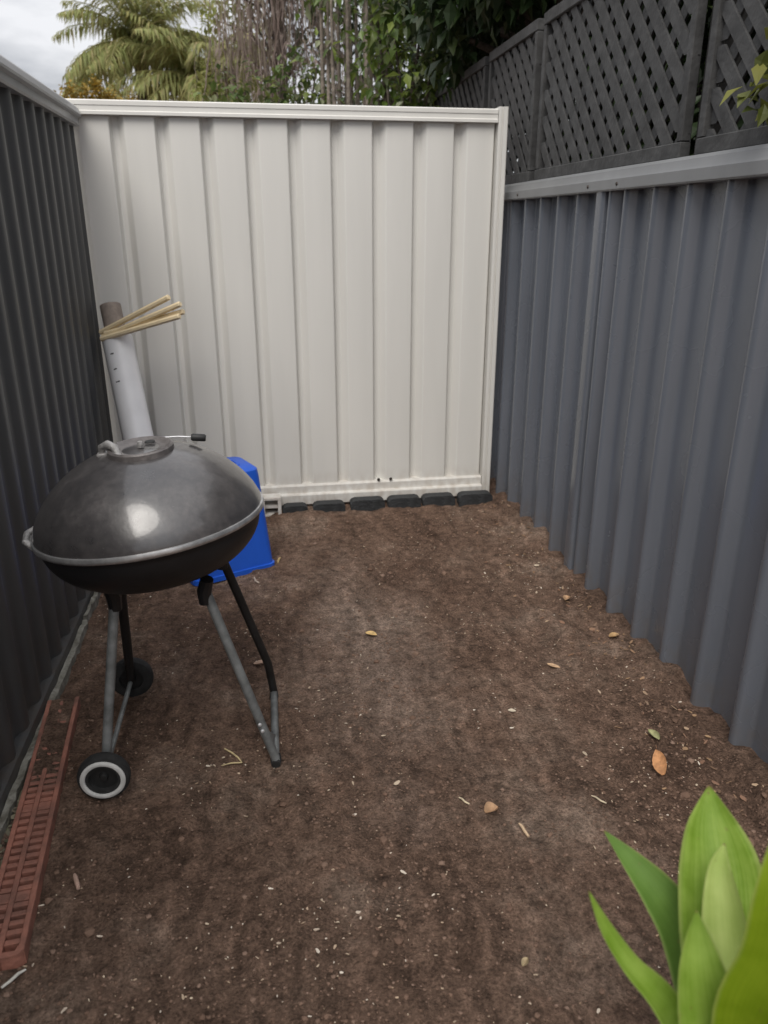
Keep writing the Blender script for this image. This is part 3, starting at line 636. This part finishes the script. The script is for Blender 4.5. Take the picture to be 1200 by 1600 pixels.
M_PLD = plantmat('deeper green leaf', (.11, .21, .035), (.15, .27, .05), .25)
pl = thing('broadleaf_plant', (.52, .545, -.01), 'bright green plant with broad pointed leaves in the lower right corner', 'plant')
A = [(0.604, 0.806, 0.648, 0.003), (0.593, 0.771, 0.611, 0.068), (0.582, 0.729, 0.576, 0.103), (0.564, 0.683, 0.534, 0.109), (0.553, 0.643, 0.48, 0.1), (0.537, 0.599, 0.415, 0.073), (0.526, 0.56, 0.334, 0.04)]
Bq = [(0.576, 0.718, 0.631, 0.002), (0.557, 0.693, 0.613, 0.028), (0.547, 0.658, 0.575, 0.051), (0.542, 0.622, 0.52, 0.056), (0.531, 0.583, 0.44, 0.048), (0.524, 0.553, 0.345, 0.032)]
Cq = [(0.46, 0.823, 0.573, 0.002), (0.487, 0.787, 0.547, 0.031), (0.515, 0.749, 0.516, 0.056), (0.537, 0.709, 0.475, 0.069), (0.536, 0.645, 0.422, 0.068), (0.528, 0.569, 0.33, 0.049)]
Dq = [(0.379, 0.697, 0.604, 0.002), (0.397, 0.677, 0.56, 0.018), (0.422, 0.648, 0.523, 0.027), (0.451, 0.622, 0.495, 0.038), (0.481, 0.587, 0.445, 0.048), (0.511, 0.549, 0.356, 0.04)]
Eq = [(0.527, 0.567, 0.833, 0.001), (0.517, 0.552, 0.789, 0.033), (0.510, 0.533, 0.733, 0.056), (0.508, 0.527, 0.659, 0.062), (0.497, 0.532, 0.562, 0.065), (0.517, 0.541, 0.367, 0.039)]
Fq = [(0.487, 0.632, 0.623, 0.002), (0.481, 0.612, 0.597, 0.034), (0.477, 0.589, 0.563, 0.061), (0.482, 0.57, 0.513, 0.076), (0.495, 0.553, 0.446, 0.069), (0.513, 0.539, 0.359, 0.047)]
blade_leaf('leaf', A, M_PL, pl, .45, (-.35, -.7, .6), wave=.03)
blade_leaf('leaf', Bq, M_PLP, pl, .6, (-.5, -.6, .6))
blade_leaf('leaf', Cq, M_PLD, pl, .4, (-.2, -.5, .8))
blade_leaf('leaf', Dq, M_PL, pl, .5, (-.1, -.5, .8))
blade_leaf('leaf', Eq, M_PLY, pl, .35, (-.6, -.5, .5))
blade_leaf('leaf', Fq, M_PL, pl, .4, (-.2, -.6, .7))
# leaves on the far side, outside the picture
for an, ln in ((.3, .34), (-.5, .30), (-1.5, .33), (1.1, .28)):
    d = Vector((math.cos(an), math.sin(an), 0)); base = Vector((.52, .545, .33))
    blade_leaf('leaf', [tuple(base+d*(ln*q)+Vector((0, 0, .28*q-.10*q*q)))+(wq,) for q, wq in ((1, .002), (.75, .05), (.5, .08), (.25, .07), (0, .045))], M_PL, pl, .4, tuple(-d+Vector((0, 0, 1))))
s = MB(); s.tube([(.52, .545, -.02), (.518, .54, .12), (.522, .546, .25), (.52, .55, .37)], [.030, .032, .03, .018], 14); s.build('stem', plantmat('stem green', (.13, .15, .06), (.2, .22, .09), .05), pl)

# ------------------------------------------------------------------ foliage builders
def leaf_quad(s, c, d, n, L, w, bend=.15):
    """one folded pointed leaf: 6 vertices, 4 triangles"""
    d = d.normalized(); sd_ = d.cross(n)
    if sd_.length < 1e-4: sd_ = d.orthogonal()
    sd_.normalize(); n = sd_.cross(d)
    a = c; e = c+d*L-n*L*bend; m = c+d*L*.45
    b = len(s.v)
    s.v += [tuple(a), tuple(m+sd_*w/2+n*w*.15), tuple(m-n*w*.05), tuple(m-sd_*w/2+n*w*.15), tuple(e)]
    s.f += [(b, b+1, b+2), (b, b+2, b+3), (b+1, b+4, b+2), (b+2, b+4, b+3)]
def rv(R): 
    while True:
        v = Vector((R.uniform(-1, 1), R.uniform(-1, 1), R.uniform(-1, 1)))
        if .01 < v.length < 1: return v
def crown(clumps, per, L, w, seed, droop=.3, hollow=.35):
    """clumps: (centre, radius) blobs; leaves sit on twigs in clusters, denser at the shell"""
    R = random.Random(seed); s = MB()
    for (c, r) in clumps:
        c = Vector(c); nt_ = max(3, int(per*r*r))
        for _ in range(nt_):
            u = rv(R).normalized(); q = hollow+(1-hollow)*R.random()**.6
            p = c+Vector((u.x, u.y, u.z*.85))*r*q
            tw = (u+rv(R)*.6+Vector((0, 0, .2))).normalized(); nl = R.randint(5, 9)
            for i in range(nl):
                an = i*2.4+R.random(); o = tw.orthogonal().normalized(); o2 = tw.cross(o)
                d = (o*math.cos(an)+o2*math.sin(an))*.9+tw*.5+Vector((0, 0, -droop))
                sc_ = R.uniform(.65, 1.2)
                leaf_quad(s, p+tw*(i/nl-.5)*L*2.2, d, (Vector((0, 0, 1))+rv(R)*.5).normalized(), L*sc_, w*sc_)
    return s
def branchy(s, base, tops, r0, R):
    base = Vector(base)
    for tp in tops:
        tp = Vector(tp); m = base.lerp(tp, .5)+rv(R)*.12; s.tube([base, base.lerp(m, .6), m, tp], [r0, r0*.8, r0*.55, r0*.2], 7)
def tree(name, base, fork_h, r0, clumps, per, L, w, lm, label, cat, seed, droop=.3, group=None):
    R = random.Random(seed); t = thing(name, base, label, cat, group)
    b = Vector(base); f = b+Vector((R.uniform(-.1, .1), R.uniform(-.1, .1), fork_h))
    s = MB(); s.tube([b-Vector((0, 0, .1)), b.lerp(f, .5)+rv(R)*.05, f], [r0, r0*.85, r0*.7], 10)
    branchy(s, f, [c for c, r in clumps], r0*.6, R); s.build('trunk', M_BARK, t, 60)
    cr = crown(clumps, per, L, w, seed+1, droop).build('crown', lm, t, 0); return t

L_DARK = leafmat('dark evergreen leaves', [(.018, .035, .012), (.03, .055, .016), (.024, .042, .018), (.05, .075, .02)], .45, .2)
L_MID = leafmat('mixed green leaves', [(.07, .11, .03), (.11, .17, .04), (.06, .09, .035), (.19, .24, .06), (.16, .16, .09)], .5, .3)
L_LIME = leafmat('glossy shrub leaves', [(.06, .10, .025), (.10, .16, .035), (.15, .23, .045), (.25, .32, .07), (.06, .085, .03), (.34, .37, .22)], .35, .35, .5)
L_LIMEY = leafmat('pale yellow green leaves', [(.22, .26, .06), (.30, .33, .09), (.18, .2, .06), (.34, .32, .12)], .6, .4)
L_YEL = leafmat('yellowing leaves', [(.36, .22, .03), (.25, .19, .035), (.40, .26, .05), (.18, .15, .04)], .6, .3)
L_BROWN = leafmat('dry brown strands', [(.26, .20, .17), (.18, .135, .115), (.32, .26, .24), (.21, .17, .135), (.28, .25, .17)], .8, .2)
L_PALM = leafmat('palm leaflets', [(.25, .29, .10), (.34, .37, .14), (.44, .40, .17), (.22, .25, .09), (.46, .38, .20)], .6, .4)
L_OLIVE = leafmat('olive leaves', [(.19, .20, .08), (.28, .26, .12), (.32, .25, .14), (.16, .18, .07)], .6, .3)

# palms beyond the gate
def palm(base, top, n, ln, seed, label, tilt=.9):
    R = random.Random(seed); t = thing('palm_tree', base, label, 'palm', 'palms beyond the gate'); b, tp = Vector(base), Vector(top)
    s = MB(); N = 10; s.tube([b.lerp(tp, i/N) for i in range(N+1)], [.14-.05*i/N+(.008 if i % 2 else 0) for i in range(N+1)], 10); s.build('trunk', M_BARK, t, 60)
    for i in range(n):
        az = i*2.399+R.uniform(-.2, .2); el = R.uniform(-.1, 1.25); L = ln*R.uniform(.8, 1.1)
        d0 = Vector((math.cos(az)*math.cos(el), math.sin(az)*math.cos(el), math.sin(el))); s = MB()
        pts = []; p = tp.copy(); d = d0.copy(); K = 12
        for q in range(K+1):
            pts.append(p.copy()); p = p+d*L/K; d = (d+Vector((0, 0, -.13*tilt))).normalized()
        s.tube(pts, [.016*(1-q/(K+2)) for q in range(K+1)], 5)
        for q in range(5, 46):
            f = q/46*K; j = int(f); c = pts[j].lerp(pts[min(j+1, K)], f-j); dd = (pts[min(j+1, K)]-pts[j]).normalized(); hz = dd.cross(Vector((0, 0, 1)))
            hz = hz.normalized() if hz.length > .05 else Vector((1, 0, 0))
            ll = ln*.24*math.sin(PI*(.12+.85*q/46))**.6
            for sg in (-1, 1):
                leaf_quad(s, c, hz*sg*.8+dd*.75+Vector((R.uniform(-.2, .2), R.uniform(-.2, .2), -.35+R.uniform(-.4, .25))), Vector((0, 0, 1)), ll*R.uniform(.7, 1.2), .028, .35)
        s.build('frond', L_PALM, t, 0)
palm((-1.45, 13.2, -.03), (-1.40, 13, 3.75), 56, 1.45, 3, 'feathery olive green palm, the taller one against the pale sky')
palm((-.62, 12.4, -.03), (-.58, 12.2, 3.2), 44, 1.35, 5, 'smaller feathery palm to the right, tucked behind the cream gate')
tree('olive_tree', (-1.2, 15.2, -.03), 2.2, .09, [((-1.9, 15.2, 3.15), .42), ((-1.4, 15.2, 3.4), .5), ((-.9, 15.3, 3.5), .55), ((-.4, 15.2, 3.6), .55), ((0, 15.2, 3.3), .5), ((-.6, 15.2, 2.9), .6), ((-1.5, 15.3, 2.8), .5)], 150, .12, .06, L_OLIVE, 'olive brown tree filling in behind the two palms', 'tree', 35)
tree('autumn_tree', (-1.75, 11, -.03), 2.2, .06, [((-2.02, 11, 2.78), .24), ((-1.75, 11, 2.86), .24), ((-1.5, 11, 2.74), .24), ((-1.8, 11, 2.5), .35)], 1500, .06, .04, L_YEL, 'yellow orange leaved tree low against the sky by the charcoal fence', 'tree', 31)
# brown weeping tree
def weeping():
    R = random.Random(77); t = thing('weeping_tree', (.35, 8.6, -.03), 'dry brown tree with hanging strands behind the middle of the gate', 'tree')
    s = MB(); s.tube([(.35, 8.6, -.1), (.40, 8.6, 2), (.38, 8.6, 4.3)], [.09, .07, .04], 9)
    tops = []
    for i in range(46):
        a = R.uniform(0, 2*PI); r = R.uniform(.05, .62); z = R.uniform(2.9, 4.6); p = Vector((.34+math.cos(a)*r, 8.6+math.sin(a)*r*.8, z)); tops.append(p)
        b = Vector((.38, 8.6, z-R.uniform(.3, .6))); s.tube([b, b.lerp(p, .5)+Vector((0, 0, .12)), p], [.018, .012, .006], 5)
    s.build('trunk', M_BARK, t, 60)
    s = MB()
    for p in tops:
        for j in range(30):
            q = p+Vector((R.gauss(0, .13), R.gauss(0, .13), R.uniform(-.2, .1))); L = R.uniform(.25, .8); sw = Vector((R.gauss(0, .09), R.gauss(0, .09), -1))
            K = 4; w = R.uniform(.003, .010); an = R.uniform(0, PI); sd_ = Vector((math.cos(an), math.sin(an), 0))*w/2
            b = len(s.v)
            for kk in range(K+1):
                c = q+sw*L*kk/K+Vector((R.gauss(0, .013), R.gauss(0, .013), 0)); s.v += [tuple(c-sd_), tuple(c+sd_)]
            s.f += [(b+2*kk, b+2*kk+1, b+2*kk+3, b+2*kk+2) for kk in range(K)]
    cl = [((.05, 8.5, 3.0), .28), ((.35, 8.5, 3.15), .34), ((.6, 8.5, 2.95), .3), ((.2, 8.5, 3.5), .36), ((.55, 8.5, 3.45), .34), ((.3, 8.5, 2.75), .26)]
    q = crown(cl, 260, .10, .018, 78, 1.4, .1); nb = len(s.v); s.v += q.v; s.f += [tuple(i+nb for i in f) for f in q.f]
    s.build('crown', L_BROWN, t, 0)
weeping()
tree('lime_tree', (-.05, 9.6, -.03), 2.4, .07, [((-.15, 9.6, 3.5), .28), ((.0, 9.6, 3.1), .26), ((-.2, 9.6, 2.8), .3), ((.15, 9.6, 3.75), .25), ((.1, 9.6, 2.7), .25)], 300, .10, .05, L_LIMEY, 'pale yellow green tree between the palms and the brown strands', 'tree', 39)
tree('backing_tree', (2.0, 10.4, -.03), 2.4, .14, [((.95, 10.4, 3.6), .5), ((1.5, 10.4, 3.2), .6), ((2.2, 10.4, 3.5), .7), ((1.4, 10.4, 4.0), .6), ((2.1, 10.4, 4.4), .7), ((3.0, 10.4, 3.8), .8), ((3.8, 10.2, 4.2), .9), ((3.2, 10.4, 4.9), .8), ((1.2, 10.4, 2.6), .6), ((2.2, 10.3, 2.7), .7), ((4.4, 10.2, 3.2), .8)], 150, .12, .07, L_DARK, 'dark green tree at the back behind the glossy shrub and stems', 'tree', 38)
tree('green_shrub', (.25, 7.2, -.03), 1.5, .05, [((-.1, 7.2, 2.3), .30), ((.2, 7.1, 2.36), .32), ((.5, 7.1, 2.42), .3), ((.62, 7.2, 2.62), .16), ((.36, 7.2, 2.66), .12), ((.1, 7.3, 1.9), .4), ((.5, 7.3, 1.9), .4)], 260, .085, .045, L_MID, 'mixed green shrub low over the gate top, left of the thin stems', 'shrub', 41)
# clump of slender stems
def stems():
    R = random.Random(5); t = thing('stem_clump', (.85, 6.6, -.03), 'clump of slender upright grey brown stems behind the gate', 'shrub')
    for i in range(17):
        x = .58+i*.036+R.uniform(-.02, .02); y = 6.6+R.uniform(-.25, .25); s = MB(); dx = R.uniform(-.05, .05)
        s.tube([(x, y, -.05), (x+dx*.5+R.uniform(-.015, .015), y, 1.5), (x+dx+R.uniform(-.015, .015), y, 2.4), (x+dx*1.3, y, 3.5)], [.024, .02, R.uniform(.012, .018), .008], 8); s.build('stem', M_STEM, t, 60)
    crown([((.72, 6.6, 3.0), .3), ((1.0, 6.6, 3.1), .35), ((.68, 6.5, 2.62), .14), ((.95, 6.5, 2.55), .12), ((1.12, 6.6, 2.75), .2), ((.62, 6.7, 2.35), .14)], 240, .10, .05, 8, .5).build('leaves', L_LIME, t, 0)
stems()
tree('glossy_shrub', (1.25, 5.75, -.03), 1.3, .05, [((1.0, 5.7, 2.55), .24), ((1.22, 5.6, 2.35), .26), ((1.0, 5.8, 2.2), .2), ((1.25, 5.7, 2.0), .32), ((.95, 5.7, 1.9), .25), ((.9, 5.8, 2.75), .22), ((1.2, 5.7, 2.72), .25)], 300, .095, .05, L_LIME, 'glossy green leafy shrub above the right part of the gate', 'shrub', 51, .5)
# dark tree leaning over the lattice
dk = [((1.22, 4.15, 2.60), .22), ((1.15, 4.6, 2.62), .25), ((1.32, 3.75, 2.68), .2), ((1.2, 5.0, 2.55), .22), ((1.26, 4.75, 2.36), .22), ((1.38, 5.3, 2.38), .26), ((1.28, 4.35, 2.5), .24), ((1.15, 4.6, 2.95), .36), ((1.5, 4.2, 2.9), .4), ((1.3, 5.6, 2.95), .4), ((1.7, 6.2, 2.6), .6), ((1.55, 4.9, 2.85), .42), ((1.35, 5.2, 2.75), .35), ((1.9, 4.6, 2.75), .5), ((1.75, 3.9, 2.75), .42), ((2.2, 3.6, 2.6), .6), ((1.8, 3.1, 2.75), .42), ((2.3, 2.7, 2.8), .6), ((1.85, 2.3, 2.8), .42), ((1.9, 5.6, 2.7), .6), ((2.3, 4.6, 3.3), .8), ((2.6, 3.4, 3.4), .8), ((2.0, 5.2, 3.4), .7), ((2.5, 2.2, 3.2), .7)]
tree('dark_tree', (2.7, 4.2, -.03), 1.9, .13, dk, 340, .11, .06, L_DARK, 'dark leaved tree overhanging behind the lattice at the top right', 'tree', 61, .5)
hd = [((x, y, z), .46) for y in (1.0, 1.7, 2.4, 3.1, 3.8, 4.5, 5.2, 5.9) for x, z in ((2.0, .8), (1.95, 1.6), (2.0, 2.15), (2.5, 2.0), (2.05, 2.6), (2.9, 1.5), (2.9, 2.4))]
hg = thing('dense_hedge', (2.1, 3.4, -.03), 'dense dark green hedge filling the holes of the lattice', 'hedge')
s = MB(); Rh = random.Random(3)
for y in (1.2, 2.2, 3.2, 4.2, 5.2): branchy(s, (2.1, y, -.05), [(2.0, y-.4, 2.0), (2.0, y+.4, 2.1), (2.3, y, 2.2)], .03, Rh)
s.build('stems', M_BARK, hg, 60)
crown(hd, 300, .10, .06, 71, .5).build('foliage', L_DARK, hg, 0)
s = MB(); s.tube([(1.9, 2.0, 1.55), (1.5, 1.93, 1.68), (1.33, 1.92, 1.74), (1.22, 1.90, 1.765)], [.006, .005, .004, .002], 6)
b0 = Vector((1.28, 1.91, 1.75)); Rb = random.Random(12)
for i in range(44): leaf_quad(s, b0+Vector((0, -.03, -.01))+rv(Rb)*.11, rv(Rb)+Vector((-.5, -.2, -.3)), (Vector((0, 0, 1))+rv(Rb)*.4).normalized(), Rb.uniform(.05, .08), .035, .2)
s.build('sprig', leafmat('yellow green sprig', [(.17, .18, .03), (.10, .12, .025), (.20, .20, .04), (.06, .08, .02)], .5, .3), hg, 0)

# ------------------------------------------------------------------ loose litter
def clear_of(x, y):
    return -.68 < x < 1.24 and .8 < y < 3.72
def clods():
    R = random.Random(99); s = MB()
    ico = [Vector(v).normalized() for v in ((0, 0, 1), (.9, 0, .35), (.25, .85, .3), (-.75, .5, .3), (-.7, -.55, .35), (.3, -.85, .35), (.6, .5, -.4), (-.25, .8, -.4), (-.8, 0, -.4), (-.2, -.8, -.45), (.65, -.5, -.4))]
    fc = [(0, 1, 2), (0, 2, 3), (0, 3, 4), (0, 4, 5), (0, 5, 1), (1, 6, 2), (2, 7, 3), (3, 8, 4), (4, 9, 5), (5, 10, 1), (6, 7, 2), (7, 8, 3), (8, 9, 4), (9, 10, 5), (10, 6, 1)]
    for i in range(26000):
        x, y = R.uniform(-.68, 1.27), .8+2.95*R.random()**1.25
        if not clear_of(x, y): continue
        dens = noise.noise((x*2.5, y*2.5, 20)); e = 1 if x > .95 or y > 3.3 else 0
        if R.random() > .42+.55*dens+.4*e: continue
        r = min(.016, .0016+R.lognormvariate(-6.75, .75))
        c = Vector((x, y, gz(x, y)+r*.2)); b = len(s.v)
        s.v += [tuple(c+Vector((v.x*r*R.uniform(.6, 1.3), v.y*r*R.uniform(.6, 1.3), v.z*r*R.uniform(.4, .9)))) for v in ico]
        s.f += [tuple(q+b for q in f) for f in fc]
    tag(s.build('soil_clods', M_CLOD, None, 0), 'small loose brown soil crumbs over the passage floor', 'soil', kind='stuff')
clods()
def flake(s, R, x, y, L, w, tilt=.35, z=None):
    an = R.uniform(0, 2*PI); d = Vector((math.cos(an), math.sin(an), R.uniform(-tilt, tilt)*.5)).normalized(); n = (Vector((0, 0, 1))+rv(R)*tilt).normalized(); sd_ = d.cross(n).normalized(); n = sd_.cross(d)
    c = Vector((x, y, (gz(x, y) if z is None else z)+.002+abs(d.z)*L/2)); t_ = n*.0012; b = len(s.v)
    o = [c-d*L/2-sd_*w*.35, c-d*L*.1-sd_*w*.5, c+d*L/2-sd_*w*.2, c+d*L*.42+sd_*w*.3, c-d*L*.2+sd_*w*.5, c-d*L*.48+sd_*w*.2]
    s.v += [tuple(p) for p in o]+[tuple(p-t_) for p in o]
    s.f += [tuple(b+i for i in range(6)), tuple(b+11-i for i in range(6))]+[(b+i, b+6+i, b+6+(i+1) % 6, b+(i+1) % 6) for i in range(6)]
def chips():
    R = random.Random(123); s = MB()
    for i in range(3700):
        x, y = R.uniform(-.66, 1.26), .82+2.85*R.random()**1.2
        if not clear_of(x, y): continue
        if R.random() > .30+1.1*noise.noise((x*3, y*3, 50))+(.30 if x > .9 else 0): continue
        L = min(.026, .002+R.lognormvariate(-5.8, .65)); flake(s, R, x, y, L, min(L*.9, .0012+L*R.uniform(.08, .5)))
    tag(s.build('wood_chip_litter', M_LITTER, None, 0), 'scattered tiny pale wood chips and dry bits on the soil', 'litter', kind='stuff')
chips()
def fence_litter():
    R = random.Random(321); s = MB()
    for i in range(190):
        y = R.uniform(1.35, 3.72); x = 1.235-abs(R.gauss(0, .11))
        if x < .8: continue
        L = R.uniform(.006, .024); flake(s, R, x, y, L, L*R.uniform(.18, .6), .7)
    tag(s.build('leaf_litter', leafmat('brown leaf bits', [(.30, .17, .10), (.22, .13, .09), (.40, .26, .15), (.16, .10, .07), (.46, .33, .22)], .85, 0, .2), None, 0), 'brown leaf fragments heaped along the foot of the blue grey fence', 'litter', kind='stuff')
fence_litter()
def stones():
    R = random.Random(44); s = MB()
    for i in range(420):
        y = R.uniform(1.15, 2.15); x = R.uniform(-.692, -.655+.03*R.random()); r = R.uniform(.003, .011)
        flake(s, R, x, y, r*2.6, r*1.6, .8, -.012+R.uniform(0, .012))
    tag(s.build('dry_debris', M_GRAV, None, 0), 'olive and tan dry debris caught between the grate and the charcoal fence', 'debris', kind='stuff')
stones()

def fallen_leaf(x, y, L, w, ang, cols, label, curl=.4, name='fallen_leaf', lift=.006, tiltn=(0, 0, 1), cat='leaf'):
    n = 7; s = MB(); d = Vector((math.cos(ang), math.sin(ang), 0)); N = Vector(tiltn).normalized(); sd_ = d.cross(N).normalized(); N = sd_.cross(d)
    c = Vector((x, y, gz(x, y)+lift)); V = []
    for lay in (0, -.0012):
        for i in range(n):
            u = i/(n-1); ww = w/2*(math.sin(PI*min(1, .06+u*.94))**.8+.02)
            for v in (-1, 0, 1):
                V.append(c+d*(u-.5)*L+sd_*v*ww+N*(curl*ww*v*v+curl*L*.25*(u-.5)**2*2+lay))
    F = []
    for i in range(n-1):
        for j in range(2):
            a = i*3+j; F.append((a, a+1, a+4, a+3)); a += n*3; F.append((a, a+3, a+4, a+1))
        for j in (0, 2): a = i*3+j; F.append((a, a+3, a+3+n*3, a+n*3))
    s.add(V, F); return tag(s.build(name, mat('dry leaf '+label[:18], cols, .7, var=.25, scale=60), None, 60), label, cat, 'fallen leaves on the soil')
def twig(x, y, L, r, ang, col, label, kink=.1, extra=None):
    s = MB(); d = Vector((math.cos(ang), math.sin(ang), 0)); n = Vector((-d.y, d.x, 0)); c = Vector((x, y, gz(x, y)+r+.003))
    s.tube([c-d*L/2, c-d*L*.15+n*kink*L, c+d*L*.2+n*kink*L*.6+Vector((0, 0, .003)), c+d*L/2], [r*.8, r, r, r*.6], 7)
    if extra: s.tube([c+d*L*.5, c+d*L*.5+Vector((extra[0]*.5, extra[1]*.5, .004)), c+d*L*.5+Vector((extra[0], extra[1], 0))], [r*.7, r*.8, r*.5], 7)
    return tag(s.build('twig', mat('twig '+label[:18], col, .75, var=.25, scale=60), None, 60), label, 'twig', 'twigs on the soil')
fallen_leaf(.352, 2.433, .045, .026, -.5, (.55, .38, .16), 'curled yellow tan leaf alone on the bare soil mid passage', .7)
fallen_leaf(1.023, 1.575, .105, .040, 1.30, (.55, .27, .12), 'large orange tan leaf tilted up near the broad green plant', .5, lift=.022, tiltn=(-.7, -.5, .6))
fallen_leaf(.93, 2.127, .046, .018, -.7, (.50, .33, .20), 'slim tan leaf beside the blue grey fence, mid way along', .5)
fallen_leaf(.524, 1.502, .042, .034, .4, (.42, .26, .15), 'crumpled orange brown leaf between the two straws', 1.1)
fallen_leaf(1.152, 2.568, .045, .028, .9, (.45, .29, .17), 'pale tan leaf close under the blue grey fence post', .8)
fallen_leaf(1.068, 1.703, .05, .026, 1.7, (.33, .33, .17), 'pale green withered leaf just beyond the orange leaf', .9)
fallen_leaf(-.046, 2.308, .05, .02, .3, (.50, .34, .25), 'pinkish curled leaf right behind the grill foot bar', 1.0)
fallen_leaf(1.205, 2.254, .045, .026, .2, (.48, .31, .15), 'tan leaf touching the foot of the blue grey fence', .9)
fallen_leaf(.462, 1.068, .024, .014, .8, (.42, .33, .20), 'small olive tan leaf nearest the bottom of the picture', .8)
fallen_leaf(.71, 1.904, .024, .014, -.3, (.60, .52, .40), 'small cream leaf scrap in the right half of the passage', .5)
twig(.579, 1.415, .045, .0042, 1.75, (.55, .40, .26), 'short pale straight stick right of the crumpled leaf', .0)
twig(-.471, 1.432, .046, .0055, 1.95, (.42, .28, .22), 'short pinkish brown stick near the red brown grate', .0)
twig(-.130, 1.835, .085, .0028, -.95, (.50, .40, .22), 'forked yellowish twig in front of the grill foot', .05, (-.06, -.005))
twig(.464, 1.547, .035, .0026, 2.2, (.55, .46, .32), 'thin pale straw left of the crumpled leaf', .05)
twig(.802, 1.480, .042, .0024, 2.25, (.50, .42, .30), 'thin pale straw between the plant and the crumpled leaf', .03)
twig(-.547, 1.209, .05, .0034, .75, (.60, .58, .52), 'whitish sliver on the soil at the front end of the grate', .0)
twig(.045, 3.145, .055, .005, 1.35, (.52, .38, .18), 'yellowish stick standing beside the right edge of the blue tub', .05)
twig(-.055, 2.965, .06, .004, 1.9, (.55, .45, .36), 'pale bent stick lying in front of the blue tub', .12)
twig(.785, 1.165, .03, .004, 2.2, (.58, .46, .34), 'pale wood sliver between two leaves of the green plant', .0)
